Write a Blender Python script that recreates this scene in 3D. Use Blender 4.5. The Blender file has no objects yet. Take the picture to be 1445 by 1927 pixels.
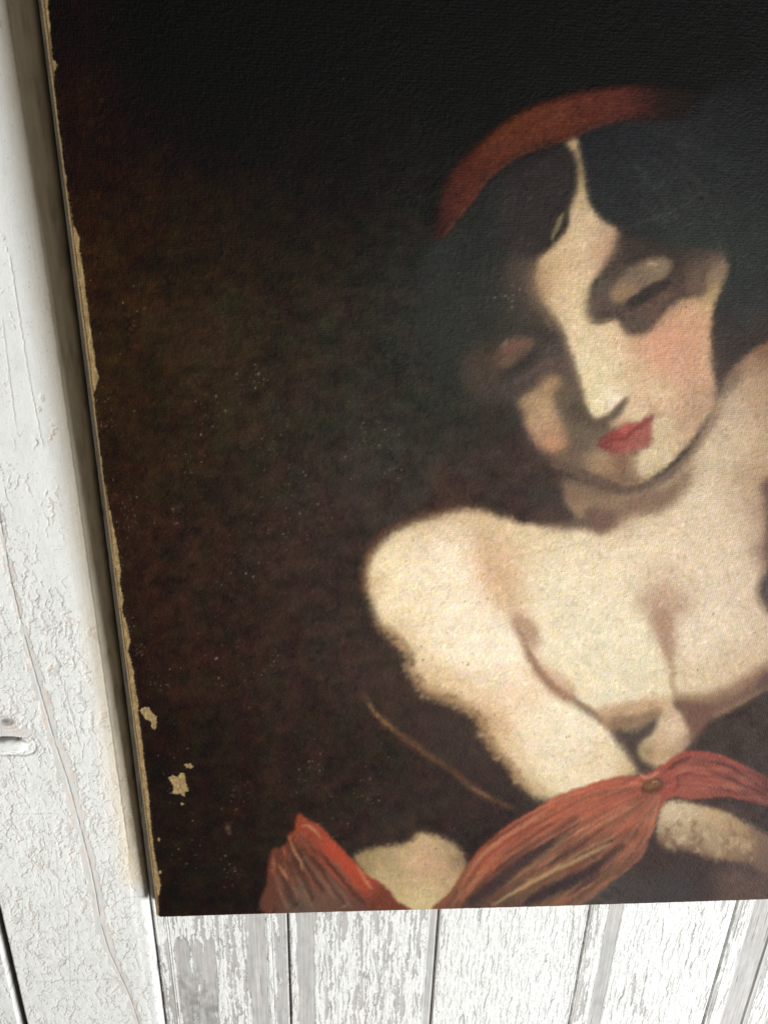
import bpy, math, numpy as np
from mathutils import Matrix, Vector

scene = bpy.context.scene
COL = scene.collection
# ---------------------------------------------------------------- camera
# world: X right along the boards, Z up the door, Y into the door; the stile face is y = 0
F, CX, CY = 1500.0, 722.5, 963.5
_h = np.array((24760.0, -59.0, -F)); _h /= np.linalg.norm(_h)
_v = np.array((-99.0, -3427.0, -F)); _v -= _h * (_v @ _h); _v /= np.linalg.norm(_v)
_Z = -_v; _Y = np.cross(_Z, _h)
M = np.stack([_h, _Y, _Z])                      # camera -> world
CAM = np.array((0, -0.02, 0)) - M @ np.array((0, 0, -0.75))
def ray(px, py):
    return M @ np.array(((px - CX) / F, -(py - CY) / F, -1.0))
def on_plane(px, py, P0, N):
    d = ray(px, py); t = ((P0 - CAM) @ N) / (d @ N); return CAM + d * t
def board(px, py, y=0.0):
    return on_plane(px, py, np.array((0, y, 0)), np.array((0, 1.0, 0)))
def project(P):
    c = (P - CAM) @ M
    return CX + F * c[..., 0] / -c[..., 2], CY - F * c[..., 1] / -c[..., 2]

cam = bpy.data.cameras.new('camera'); cam.sensor_fit = 'HORIZONTAL'; cam.sensor_width = 36; cam.lens = 36 * F / 1445.0
cam.clip_start = 0.01; cam.clip_end = 50
co = bpy.data.objects.new('camera', cam); COL.objects.link(co)
co.matrix_world = Matrix([[*M[0], CAM[0]], [*M[1], CAM[1]], [*M[2], CAM[2]], [0, 0, 0, 1]])
scene.camera = co

# ---------------------------------------------------------------- light
w = bpy.data.worlds.new('World'); scene.world = w; w.use_nodes = True
bgn = w.node_tree.nodes['Background']; bgn.inputs[0].default_value = (1.0, 0.87, 0.70, 1); bgn.inputs[1].default_value = 0.16
ld = bpy.data.lights.new('window_light', 'AREA'); ld.shape = 'RECTANGLE'; ld.size = 2.1; ld.size_y = 2.1; ld.energy = 840; ld.color = (1.0, 0.995, 0.985)
lo = bpy.data.objects.new('window_light', ld); COL.objects.link(lo)
LP = Vector((4.5, -3.7, -2.8)); lo.location = LP
lo.rotation_euler = (Vector((0.0, 0, -0.05)) - LP).to_track_quat('-Z', 'Y').to_euler()
scene.view_settings.view_transform = 'Standard'; scene.view_settings.look = 'None'; scene.view_settings.exposure = 0.0; scene.view_settings.gamma = 1.0
scene.cycles.use_denoising = True
# ---------------------------------------------------------------- numpy noise
def _hash(ix, iy, seed):
    h = (ix.astype(np.int64) * 374761393 + iy.astype(np.int64) * 668265263 + seed * 974634777) & 0xFFFFFFFF
    h = ((h ^ (h >> 13)) * 1274126177) & 0xFFFFFFFF
    return h ^ (h >> 16)

def perlin(x, y, seed=0):
    x = np.asarray(x, np.float32); y = np.asarray(y, np.float32)
    x0 = np.floor(x); y0 = np.floor(y)
    fx = x - x0; fy = y - y0
    u = fx * fx * fx * (fx * (fx * 6 - 15) + 10); v = fy * fy * fy * (fy * (fy * 6 - 15) + 10)
    ix = x0.astype(np.int64); iy = y0.astype(np.int64)
    def g(dx, dy):
        a = _hash(ix + dx, iy + dy, seed).astype(np.float32) * np.float32(2 * math.pi / 4294967296.0)
        return np.cos(a) * (fx - dx) + np.sin(a) * (fy - dy)
    n0 = g(0, 0) * (1 - u) + g(1, 0) * u
    n1 = g(0, 1) * (1 - u) + g(1, 1) * u
    return (n0 * (1 - v) + n1 * v) * 1.5

def fbm(x, y, octaves=4, seed=0, gain=0.5):
    s = 0; a = 1.0; t = 0
    for o in range(octaves):
        s = s + a * perlin(x * 2 ** o, y * 2 ** o, seed + 17 * o); t += a; a *= gain
    return s / t

def voronoi(x, y, seed=0, jitter=0.9):
    """F1, F2 and a random value per cell"""
    ix = np.floor(x).astype(np.int64); iy = np.floor(y).astype(np.int64)
    f1 = np.full(x.shape, 9.0, np.float32); f2 = f1.copy(); cid = np.zeros(x.shape, np.float32)
    for dx in (-1, 0, 1):
        for dy in (-1, 0, 1):
            h = _hash(ix + dx, iy + dy, seed)
            px = ix + dx + 0.5 + jitter * ((h & 0xFFFF) / 65535.0 - 0.5)
            py = iy + dy + 0.5 + jitter * (((h >> 16) & 0xFFFF) / 65535.0 - 0.5)
            d = np.sqrt((px - x) ** 2 + (py - y) ** 2).astype(np.float32)
            nearer = d < f1
            f2 = np.where(nearer, f1, np.minimum(f2, d))
            cid = np.where(nearer, ((h >> 7) & 1023) / 1023.0, cid)
            f1 = np.where(nearer, d, f1)
    return f1, f2, cid

def sstep(a, b, x):
    t = np.clip((x - a) / (b - a), 0, 1)
    return t * t * (3 - 2 * t)

def srgb2lin(c):
    c = np.asarray(c, np.float32)
    return np.where(c <= 0.04045, c / 12.92, ((c + 0.055) / 1.055) ** 2.4)

# ---------------------------------------------------------------- the oil painting (a small paint program)
# all coordinates are in "design units" of the canvas picture
PX0, PY0, PX1, PY1, PS = 30, -240, 1760, 1780, 0.75
PW, PH = int((PX1 - PX0) * PS), int((PY1 - PY0) * PS)

def box_blur1(a, r, axis):
    if r < 1: return a
    pad = [(0, 0)] * a.ndim; pad[axis] = (r + 1, r)
    c = np.cumsum(np.pad(a, pad, mode='edge'), axis=axis, dtype=np.float64)
    n = a.shape[axis]
    hi = [slice(None)] * a.ndim; lo = [slice(None)] * a.ndim
    hi[axis] = slice(2 * r + 1, 2 * r + 1 + n); lo[axis] = slice(0, n)
    return ((c[tuple(hi)] - c[tuple(lo)]) / (2 * r + 1)).astype(np.float32)

def blur(a, sigma):
    r = int(round(sigma * 1.0))
    if r < 1: return a
    for _ in range(3):
        a = box_blur1(box_blur1(a, r, 0), r, 1)
    return a

def spline(pts, closed=True, n=8):
    P = np.array(pts, float); N = len(P); out = []
    rng = range(N) if closed else range(N - 1)
    for i in rng:
        if closed: p0, p1, p2, p3 = P[(i - 1) % N], P[i], P[(i + 1) % N], P[(i + 2) % N]
        else: p0, p1, p2, p3 = P[max(i - 1, 0)], P[i], P[i + 1], P[min(i + 2, N - 1)]
        for t in np.linspace(0, 1, n, endpoint=False):
            out.append(0.5 * ((2 * p1) + (-p0 + p2) * t + (2 * p0 - 5 * p1 + 4 * p2 - p3) * t * t + (-p0 + 3 * p1 - 3 * p2 + p3) * t ** 3))
    if not closed: out.append(P[-1])
    return np.array(out)

class Canvas:
    def __init__(s):
        s.img = np.zeros((PH, PW, 3), np.float32)
        s.h = np.zeros((PH, PW), np.float32)
        yy, xx = np.mgrid[0:PH, 0:PW].astype(np.float32)
        s.X = xx / PS + PX0; s.Y = yy / PS + PY0
        s.n_edge = fbm(s.X / 9, s.Y / 9, 3, 5)
        s.n_fur = perlin(s.X / 3.2 + s.Y / 14, s.Y / 7 - s.X / 15, 9)
    def field(s, samples):
        """smooth colour field through samples (x, y, (r,g,b)[, sigma])"""
        k = 8
        X = s.X[::k, ::k]; Y = s.Y[::k, ::k]
        num = np.zeros(X.shape + (3,)); den = np.full(X.shape, 1e-12)
        for smp in samples:
            x, y, c = smp[:3]; sg = smp[3] if len(smp) > 3 else 45
            d2 = ((X - x) ** 2 + (Y - y) ** 2)
            w = np.exp(-d2 / (2 * sg * sg)) + 1e-4 / (1 + d2 / 900.0)
            num += w[..., None] * np.array(c, float); den += w
        f = num / den[..., None] / 255.0
        # bilinear upsample
        gy = np.clip(np.arange(PH) / k, 0, X.shape[0] - 1.001); gx = np.clip(np.arange(PW) / k, 0, X.shape[1] - 1.001)
        iy = gy.astype(int); ix = gx.astype(int); fy = (gy - iy)[:, None, None]; fx = (gx - ix)[None, :, None]
        a = f[iy][:, ix]; b = f[iy][:, ix + 1]; c = f[iy + 1][:, ix]; d = f[iy + 1][:, ix + 1]
        return ((a * (1 - fx) + b * fx) * (1 - fy) + (c * (1 - fx) + d * fx) * fy).astype(np.float32)
    def mask(s, P, soft):
        m = int(soft * 3 + 6)
        x0 = max(int((P[:, 0].min() - m - PX0) * PS), 0); x1 = min(int((P[:, 0].max() + m - PX0) * PS) + 1, PW)
        y0 = max(int((P[:, 1].min() - m - PY0) * PS), 0); y1 = min(int((P[:, 1].max() + m - PY0) * PS) + 1, PH)
        if x1 - x0 < 2 or y1 - y0 < 2: return None, None
        W = x1 - x0; H = y1 - y0
        q = np.stack([(P[:, 0] - PX0) * PS - x0, (P[:, 1] - PY0) * PS - y0], 1)
        q2 = np.roll(q, -1, 0)
        cov = np.zeros((H, W), np.float32)
        for sub in (0.17, 0.5, 0.83):
            ys = np.arange(H)[:, None] + sub
            a, b = q[None, :, 1], q2[None, :, 1]
            hit = ((a <= ys) & (b > ys)) | ((b <= ys) & (a > ys))
            rows, edges = np.nonzero(hit)
            if len(rows) == 0: continue
            yv = rows + sub
            xi = q[edges, 0] + (yv - q[edges, 1]) / (q2[edges, 1] - q[edges, 1]) * (q2[edges, 0] - q[edges, 0])
            d = np.zeros((H, W + 2), np.float32)
            xc = np.clip(xi, 0, W); k = xc.astype(int); fr = xc - k
            order = np.lexsort((xi, rows)); rr = rows[order]
            first = np.searchsorted(rr, rr); sgn = np.where((np.arange(len(rr)) - first) % 2 == 0, 1.0, -1.0)
            np.add.at(d, (rr, k[order]), sgn * (1 - fr[order])); np.add.at(d, (rr, k[order] + 1), sgn * fr[order])
            cov += np.cumsum(d, 1)[:, :W]
        cov /= 3
        return blur(cov, soft * PS * 0.6), (slice(y0, y1), slice(x0, x1))
    def put(s, cov, sl, color, op, rough, thick):
        if cov is None: return
        if rough:
            n = s.n_edge[sl] * 0.6 + s.n_fur[sl] * 0.28
            e = 4 * cov * (1 - cov)
            cov = np.clip(cov + n * rough * e * 0.75, 0, 1)
        a = (cov * op)[..., None]
        if isinstance(color, np.ndarray) and color.ndim == 3: col = color[sl]
        else: col = np.array(color, np.float32) / 255.0
        s.img[sl] = s.img[sl] * (1 - a) + col * a
        if thick: s.h[sl] = s.h[sl] * (1 - cov * op) + thick * cov * op
    def poly(s, pts, color, soft=3, op=1.0, rough=0.5, thick=0, smooth=True):
        P = spline(pts) if smooth else np.array(pts, float)
        cov, sl = s.mask(P, soft); s.put(cov, sl, color, op, rough, thick)
    def stroke(s, pts, w, color, soft=1.5, op=1.0, rough=0.4, thick=0):
        P = spline(pts, closed=False, n=6)
        T = np.gradient(P, axis=0); T /= np.linalg.norm(T, axis=1)[:, None] + 1e-9
        N = np.stack([-T[:, 1], T[:, 0]], 1)
        w = np.interp(np.linspace(0, 1, len(P)), np.linspace(0, 1, len(w)), w)[:, None] if hasattr(w, '__len__') else w * np.sin(np.linspace(0.12, math.pi - 0.12, len(P)))[:, None] ** 0.5
        Q = np.concatenate([P + N * w / 2, (P - N * w / 2)[::-1]])
        cov, sl = s.mask(Q, soft); s.put(cov, sl, color, op, rough, thick)

def lerp_curves(curves, t):
    """interpolate between guide curves (all resampled to the same length)"""
    k = t * (len(curves) - 1); i = min(int(k), len(curves) - 2); f = k - i
    return curves[i] * (1 - f) + curves[i + 1] * f

def resample(pts, n=24):
    P = spline(pts, closed=False, n=8)
    d = np.concatenate([[0], np.cumsum(np.linalg.norm(np.diff(P, axis=0), axis=1))]); d /= d[-1]
    t = np.linspace(0, 1, n)
    return np.stack([np.interp(t, d, P[:, 0]), np.interp(t, d, P[:, 1])], 1)

def paint_picture():
    rs = np.random.RandomState(11)
    c = Canvas(); X, Y = c.X, c.Y
    # ---- dark ground of the picture
    bg = c.field([
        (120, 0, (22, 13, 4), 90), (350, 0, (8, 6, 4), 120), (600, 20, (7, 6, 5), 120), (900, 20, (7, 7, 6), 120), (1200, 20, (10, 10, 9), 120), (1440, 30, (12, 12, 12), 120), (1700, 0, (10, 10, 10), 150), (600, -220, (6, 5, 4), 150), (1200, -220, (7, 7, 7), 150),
        (150, 220, (32, 19, 6), 60), (230, 300, (27, 17, 7), 70), (400, 200, (13, 10, 7), 90), (600, 250, (15, 13, 10), 90), (800, 200, (14, 14, 12), 80), (1000, 110, (13, 13, 12), 70),
        (190, 480, (34, 22, 9), 60), (330, 430, (28, 21, 12), 80), (500, 430, (25, 20, 15), 90), (650, 450, (26, 21, 17), 80), (780, 330, (24, 22, 19), 60), (760, 500, (28, 28, 25), 70),
        (230, 680, (34, 25, 14), 60), (380, 650, (36, 28, 19), 80), (520, 680, (35, 30, 23), 90), (690, 680, (34, 31, 26), 80), (800, 640, (36, 37, 33), 60),
        (260, 850, (30, 21, 14), 60), (420, 850, (32, 26, 19), 80), (580, 860, (37, 33, 28), 90), (720, 860, (40, 38, 33), 80), (850, 780, (36, 34, 29), 60), (900, 880, (50, 37, 32), 50),
        (260, 1050, (32, 21, 16), 60), (400, 1040, (36, 26, 22), 80), (560, 1020, (40, 31, 27), 80), (660, 960, (52, 39, 35), 60), (850, 930, (62, 42, 34), 40),
        (280, 1250, (26, 17, 13), 60), (420, 1220, (34, 24, 20), 80), (560, 1220, (40, 30, 26), 80), (660, 1200, (46, 36, 32), 60), (720, 1280, (50, 38, 32), 50),
        (320, 1450, (21, 15, 11), 60), (450, 1450, (28, 20, 17), 80), (600, 1430, (32, 24, 20), 80), (760, 1480, (36, 27, 23), 70), (860, 1390, (52, 39, 34), 50), (900, 1520, (40, 29, 26), 50),
        (330, 1640, (20, 15, 12), 60), (430, 1620, (24, 18, 16), 70), (640, 1560, (38, 28, 26), 50), (780, 1540, (44, 33, 30), 50),
        (1270, 1640, (48, 36, 33), 60), (1380, 1690, (66, 50, 46), 60), (1150, 1690, (70, 62, 60), 50),
        (1400, 1390, (44, 32, 28), 60), (1340, 1400, (60, 40, 34), 40), (1600, 1400, (34, 25, 22), 120), (1600, 800, (26, 24, 22), 150)])
    c.img[:] = bg
    mot = fbm(X / 38, Y / 30, 5, 3, 0.62)
    mot2 = fbm(X / 120, Y / 150, 3, 8)
    mot3 = fbm(X / 13, Y / 16, 4, 14, 0.6)
    c.img *= (1 + 0.5 * mot + 0.25 * mot2 + 0.28 * mot3)[..., None]
    c.img[..., 0] += 0.028 * fbm(X / 45, Y / 60, 4, 21) * sstep(100, 500, Y); c.img[..., 1] += 0.022 * fbm(X / 40, Y / 45, 4, 22) * sstep(100, 500, Y)
    c.img[..., 0] *= 1 + 0.08 * sstep(900, 300, X); c.img[..., 2] *= 1 - 0.10 * sstep(900, 300, X)
    # loose brush marks in the background
    for k in range(420):
        x = rs.uniform(130, 1100); y = rs.uniform(0, 1690)
        if x > 700 and 880 < y < 1500: continue
        a = rs.normal(1.2, 0.7); L = rs.uniform(14, 60)
        dx, dy = math.cos(a) * L, math.sin(a) * L
        ix = min(max(int((x - PX0) * PS), 0), PW - 1); iy = min(max(int((y - PY0) * PS), 0), PH - 1)
        base = c.img[iy, ix] * 255
        col = base * rs.uniform(0.72, 1.35) + rs.normal(0, 1.5, 3)
        c.stroke([(x - dx / 2, y - dy / 2), (x + rs.normal(0, 4), y + rs.normal(0, 4)), (x + dx / 2, y + dy / 2)], rs.uniform(4, 16), np.clip(col, 2, 90), soft=4, op=0.4, rough=0.9, thick=0.25)
    # ---- dark hair mass, blacks lifted by a cool glare haze painted in
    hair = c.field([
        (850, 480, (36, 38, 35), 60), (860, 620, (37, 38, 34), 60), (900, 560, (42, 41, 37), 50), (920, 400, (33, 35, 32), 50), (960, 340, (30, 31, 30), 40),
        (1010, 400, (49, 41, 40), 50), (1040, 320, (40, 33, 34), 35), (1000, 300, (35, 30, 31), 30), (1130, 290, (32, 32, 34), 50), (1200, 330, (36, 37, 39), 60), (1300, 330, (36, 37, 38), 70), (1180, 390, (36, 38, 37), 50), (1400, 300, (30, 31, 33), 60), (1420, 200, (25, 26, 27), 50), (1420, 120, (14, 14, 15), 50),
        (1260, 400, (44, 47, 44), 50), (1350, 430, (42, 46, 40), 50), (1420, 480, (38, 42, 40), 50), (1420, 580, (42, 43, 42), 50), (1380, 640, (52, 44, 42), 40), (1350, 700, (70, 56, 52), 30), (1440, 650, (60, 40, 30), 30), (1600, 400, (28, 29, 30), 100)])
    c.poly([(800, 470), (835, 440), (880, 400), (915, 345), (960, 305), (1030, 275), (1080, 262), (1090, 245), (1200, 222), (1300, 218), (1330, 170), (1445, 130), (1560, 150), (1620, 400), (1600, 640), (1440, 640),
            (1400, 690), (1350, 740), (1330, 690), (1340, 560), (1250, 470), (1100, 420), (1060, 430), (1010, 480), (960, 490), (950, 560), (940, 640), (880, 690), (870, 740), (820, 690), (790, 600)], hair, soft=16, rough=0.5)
    for k in range(170):       # locks of the hair, barely lighter or darker than the mass
        t = rs.rand(); sd = rs.rand() < 0.5
        if sd: a_, b_ = [(1095, 270), (1110, 340), (1150, 400), (1230, 440), (1330, 455)], [(1230, 228), (1330, 270), (1400, 350), (1430, 470), (1410, 640)]
        else: a_, b_ = [(1065, 285), (1075, 340), (1060, 400), (1020, 455), (975, 475)], [(940, 330), (880, 410), (850, 500), (850, 600), (880, 690)]
        q = resample(a_, 20) * (1 - t) + resample(b_, 20) * t + rs.normal(0, 5, 2); i = rs.randint(0, 13)
        base = c.img[int((q[i + 2][1] - PY0) * PS), int((q[i + 2][0] - PX0) * PS)] * 255
        c.stroke(q[i:i + rs.randint(4, 7)], rs.uniform(2, 8), np.clip(base * rs.uniform(0.65, 1.4) + rs.normal(0, 1.5, 3), 5, 80), soft=2, op=0.5, rough=0.8, thick=0.4)
    c.stroke([(1172, 428), (1228, 412), (1285, 388), (1322, 356)], 3, (78, 78, 70), soft=1.5, op=0.6, rough=0.9)
    # ---- face in shadow
    sh = c.field([
        (955, 500, (58, 52, 46), 22), (990, 510, (84, 70, 60), 18), (985, 560, (80, 69, 60), 26), (950, 550, (50, 47, 42), 20), (950, 600, (46, 44, 39), 28), (1000, 620, (66, 58, 51), 25), (1040, 660, (80, 66, 60), 22), (905, 680, (72, 58, 48), 25), (900, 640, (44, 42, 37), 22), (1030, 640, (62, 54, 50), 20),
        (890, 715, (72, 60, 51), 22), (930, 740, (66, 56, 49), 22), (980, 720, (74, 62, 56), 22), (1030, 690, (92, 76, 68), 20), (1060, 700, (88, 74, 66), 18), (950, 780, (44, 40, 36), 18), (985, 770, (96, 78, 68), 14),
        (1075, 750, (104, 88, 70), 20), (1070, 790, (98, 84, 68), 20), (1100, 810, (108, 92, 74), 20), (1090, 850, (100, 84, 68), 20), (1010, 868, (78, 62, 54), 22), (960, 850, (56, 44, 40), 22), (1060, 860, (118, 96, 78), 18), (1120, 870, (150, 124, 98), 20), (1080, 880, (110, 88, 74), 18),
        (1150, 890, (150, 112, 86), 18), (1180, 880, (120, 96, 76), 16), (1200, 905, (142, 118, 92), 16)])
    c.poly([(955, 485), (1015, 478), (1040, 520), (1060, 600), (1100, 700), (1130, 790), (1180, 800), (1190, 870), (1215, 905), (1190, 918), (1130, 905), (1060, 885), (1000, 858), (975, 830), (965, 775), (930, 760), (890, 740), (872, 700), (880, 655), (930, 610), (945, 540)], sh, soft=17, rough=0.6)
    # ---- neck in shadow and neck light
    torso = c.field([
        (720, 1060, (226, 206, 158), 28), (700, 1100, (205, 175, 130), 18), (760, 1020, (222, 200, 158), 30), (800, 990, (205, 178, 136), 22), (860, 980, (206, 178, 138), 24), (840, 1040, (234, 216, 180), 35), (780, 1100, (232, 214, 172), 40), (870, 1100, (232, 214, 176), 35),
        (920, 1000, (208, 180, 138), 28), (925, 1060, (212, 172, 130), 30), (950, 1110, (200, 162, 122), 22), (970, 1020, (216, 194, 150), 30), (990, 1090, (224, 206, 164), 30), (1020, 1000, (206, 182, 142), 24),
        (760, 1170, (226, 204, 158), 30), (860, 1180, (236, 219, 181), 45), (940, 1230, (236, 218, 182), 35), (800, 1230, (228, 208, 164), 28), (820, 1285, (206, 178, 130), 22), (900, 1300, (226, 202, 160), 28), (960, 1320, (226, 198, 158), 30), (915, 1350, (196, 158, 116), 18), (950, 1400, (212, 182, 138), 24), (940, 1370, (198, 160, 118), 16),
        (1000, 1380, (232, 214, 174), 35), (1060, 1380, (232, 216, 178), 35), (1040, 1440, (226, 208, 168), 35), (1120, 1430, (222, 202, 160), 30), (985, 1455, (208, 186, 142), 22), (1020, 1490, (198, 176, 130), 18), (1180, 1450, (206, 180, 136), 16), (1000, 1280, (230, 206, 166), 24),
        (1070, 1040, (220, 202, 162), 35), (1060, 1120, (226, 212, 172), 35), (1030, 1180, (226, 208, 166), 22), (1100, 1200, (226, 213, 174), 40), (1150, 1270, (224, 212, 172), 40), (1090, 1270, (222, 204, 160), 24), (1200, 1220, (224, 210, 170), 28), (1160, 1120, (224, 208, 168), 35), (1230, 1290, (218, 202, 160), 24),
        (1150, 1040, (222, 204, 164), 35), (1250, 1040, (220, 200, 162), 40), (1340, 1040, (218, 198, 160), 40), (1250, 1080, (214, 190, 152), 26), (1340, 1120, (220, 202, 168), 35), (1320, 1200, (222, 204, 168), 35), (1400, 1180, (218, 198, 162), 35), (1380, 1080, (214, 192, 158), 28), (1310, 1270, (212, 190, 150), 26), (1380, 1250, (206, 180, 140), 22), (1430, 1220, (206, 180, 142), 20),
        (1160, 985, (196, 166, 134), 18), (1250, 960, (206, 184, 148), 26), (1320, 950, (216, 196, 160), 32), (1390, 960, (206, 180, 146), 26), (1425, 960, (160, 128, 106), 16), (1435, 1040, (150, 116, 100), 14), (1420, 900, (184, 154, 122), 24),
        (1300, 890, (184, 162, 130), 18), (1350, 860, (206, 186, 150), 26), (1400, 820, (206, 182, 144), 28), (1380, 760, (186, 164, 134), 20), (1430, 740, (190, 158, 124), 28), (1420, 690, (160, 126, 100), 18), (1445, 660, (120, 84, 62), 16), (1370, 800, (196, 174, 142), 18), (1440, 840, (196, 166, 128), 26),
        (1600, 1100, (190, 164, 134), 120), (1600, 800, (150, 120, 96), 100)])
    c.poly([(1400, 672), (1445, 640), (1500, 640), (1560, 800), (1600, 1000), (1560, 1250), (1445, 1300), (1394, 1327), (1348, 1349), (1320, 1330), (1273, 1318), (1265, 1330), (1285, 1346), (1301, 1383), (1285, 1414), (1260, 1440), (1200, 1452),
            (1195, 1430), (1160, 1392), (1150, 1360), (1100, 1330), (1040, 1290), (1000, 1240), (960, 1180), (940, 1120), (940, 1020), (945, 978), (975, 985), (1027, 984), (1080, 975), (1075, 940), (1130, 934), (1180, 929), (1240, 906), (1287, 866), (1317, 820), (1338, 776), (1366, 710)], torso, soft=6, rough=0.6, thick=0.8)
    # arm and shoulder
    c.poly([(688, 1103), (690, 1060), (712, 1028), (736, 1004), (771, 986), (823, 970), (870, 959), (911, 961), (945, 974), (985, 1000), (1000, 1100), (975, 1165), (1004, 1243), (1036, 1290), (1077, 1318), (1114, 1343), (1145, 1368), (1165, 1395), (1188, 1425), (1204, 1452), (1160, 1475), (1090, 1500), (1025, 1507), (1000, 1494), (975, 1468),
            (957, 1438), (938, 1418), (916, 1394), (908, 1362), (882, 1338), (850, 1318), (800, 1306), (783, 1278), (768, 1258), (776, 1240), (764, 1218), (740, 1194), (712, 1176), (704, 1150), (690, 1118)], torso, soft=12, rough=0.55, thick=0.8)
    # warm rim round the shoulder
    c.stroke([(686, 1120), (684, 1080), (698, 1035), (735, 996), (790, 972), (850, 955)], 11, (120, 72, 48), soft=7, op=0.55, rough=0.9)
    c.stroke([(700, 1150), (716, 1184), (752, 1204), (770, 1232)], 16, (120, 90, 66), soft=8, op=0.6, rough=1)
    c.stroke([(775, 1262), (790, 1300), (850, 1322), (890, 1345), (908, 1380), (935, 1420), (958, 1452), (985, 1490)], 16, (130, 98, 68), soft=9, op=0.55, rough=1)
    c.stroke([(722, 1160), (752, 1190), (786, 1226), (800, 1262), (830, 1290), (880, 1308), (924, 1340), (938, 1380), (968, 1420), (1000, 1466)], 40, (208, 178, 134), soft=18, op=0.55, rough=0.9)
    c.stroke([(715, 1175), (745, 1200), (768, 1232), (778, 1262), (806, 1298), (860, 1318), (902, 1346), (918, 1384), (948, 1424), (985, 1474)], 18, (168, 130, 92), soft=9, op=0.5, rough=1)
    c.stroke([(960, 1440), (990, 1478), (1030, 1494)], 20, (190, 152, 110), soft=10, op=0.5, rough=1)
    # dark scumble between arm and the golden line
    c.poly([(772, 1290), (850, 1335), (895, 1372), (912, 1408), (950, 1455), (985, 1500), (940, 1495), (860, 1440), (800, 1380), (760, 1330)], (56, 43, 38), soft=12, op=0.45, rough=0.9)
    for k in range(85):   # furry broken edges where light paint drags over dark
        t = rs.rand(); path = resample([(708, 1176), (745, 1197), (766, 1222), (770, 1258), (800, 1306), (850, 1320), (905, 1358), (914, 1394), (955, 1438), (985, 1478)], 40)
        p = path[int(t * 39)]; a = rs.normal(2.5, 0.5); L = rs.uniform(6, 20); dk = rs.rand() < 0.35; s_ = 5 if dk else -2
        q0 = (p[0] + s_ * 0.8, p[1] - s_ * 0.6)
        c.stroke([q0, (q0[0] + math.cos(a) * L * (-0.8 if dk else 1), q0[1] + math.sin(a) * L * (-0.6 if dk else 0.7))], rs.uniform(1.5, 4.5), (70, 54, 46) if dk else (188, 158, 116), soft=1.4, op=0.5, rough=0.8)
    for k in range(60):
        path = resample([(686, 1110), (688, 1065), (704, 1032), (740, 1000), (800, 976), (870, 958), (940, 972), (1000, 985), (1080, 984), (1140, 994)], 40); p = path[rs.randint(40)]
        a = rs.uniform(-0.4, 0.8) + (math.pi / 2 if p[0] < 720 else 0); L = rs.uniform(5, 14)
        c.stroke([p, (p[0] + math.cos(a) * L, p[1] + math.sin(a) * L)], rs.uniform(1.5, 3.5), (150, 112, 84) if rs.rand() < 0.5 else (206, 178, 138), soft=1.4, op=0.45, rough=0.8)
    # ---- modelling of the torso
    W1 = (176, 138, 112)
    c.poly([(905, 1035), (960, 1020), (985, 1050), (975, 1095), (955, 1140), (930, 1110), (905, 1080)], (204, 164, 126), soft=26, op=0.35)
    c.poly([(962, 1160), (975, 1148), (1005, 1168), (1015, 1200), (1008, 1240), (1030, 1275), (1075, 1310), (1070, 1322), (1030, 1296), (1000, 1250), (985, 1205), (966, 1185)], (156, 114, 90), soft=12, op=0.62)
    c.stroke([(965, 1165), (985, 1205), (1004, 1245), (1038, 1288), (1080, 1317), (1118, 1342), (1150, 1368), (1170, 1398)], [3, 6, 7, 6, 5, 6, 7, 6], (138, 98, 74), soft=3.5, op=0.7, rough=0.8)
    c.poly([(1012, 1250), (1060, 1275), (1084, 1300), (1072, 1316), (1035, 1290)], (186, 132, 106), soft=11, op=0.45)
    c.poly([(1198, 1128), (1245, 1100), (1300, 1128), (1296, 1150), (1274, 1172), (1271, 1230), (1264, 1262), (1246, 1222), (1225, 1176)], (182, 148, 122), soft=15, op=0.72)
    c.poly([(1226, 1160), (1262, 1150), (1268, 1200), (1262, 1252), (1244, 1210)], (164, 128, 104), soft=9, op=0.65)
    c.stroke([(1246, 1208), (1262, 1250), (1266, 1290), (1278, 1322)], 9, (172, 142, 108), soft=5, op=0.8)
    c.poly([(1200, 1078), (1300, 1078), (1320, 1140), (1240, 1110), (1190, 1140)], (200, 170, 138), soft=24, op=0.35)
    # soft warm shade under the chest
    c.poly([(1120, 1335), (1170, 1322), (1240, 1312), (1262, 1322), (1238, 1350), (1190, 1368), (1150, 1372)], (184, 148, 112), soft=9, op=0.85)
    c.poly([(1150, 1352), (1200, 1346), (1244, 1334), (1238, 1360), (1196, 1376), (1158, 1380)], (128, 98, 74), soft=7, op=0.75)
    c.poly([(1156, 1378), (1196, 1374), (1236, 1354), (1234, 1376), (1205, 1402), (1208, 1428), (1235, 1442), (1204, 1458), (1190, 1428)], (66, 52, 46), soft=6, op=0.95)
    c.poly([(1258, 1322), (1280, 1340), (1298, 1378), (1290, 1412), (1256, 1434), (1222, 1434), (1204, 1412), (1228, 1384), (1246, 1348)], c.field([(1262, 1340, (196, 168, 130), 14), (1270, 1375, (212, 186, 148), 16), (1240, 1400, (190, 160, 120), 14), (1250, 1425, (176, 146, 108), 12), (1214, 1415, (150, 120, 86), 10), (1292, 1395, (160, 126, 100), 10)]), soft=8, op=0.95, thick=0.8)
    c.poly([(1264, 1312), (1290, 1308), (1332, 1304), (1380, 1286), (1445, 1246), (1500, 1230), (1500, 1290), (1445, 1298), (1394, 1328), (1348, 1350), (1330, 1366), (1310, 1400), (1296, 1420), (1302, 1380), (1286, 1344)], (140, 104, 80), soft=12, op=0.85)
    c.poly([(1290, 1330), (1340, 1322), (1390, 1304), (1445, 1270), (1500, 1250), (1500, 1280), (1445, 1292), (1394, 1322), (1346, 1343), (1310, 1350)], (96, 66, 54), soft=8, op=0.7)
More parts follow.
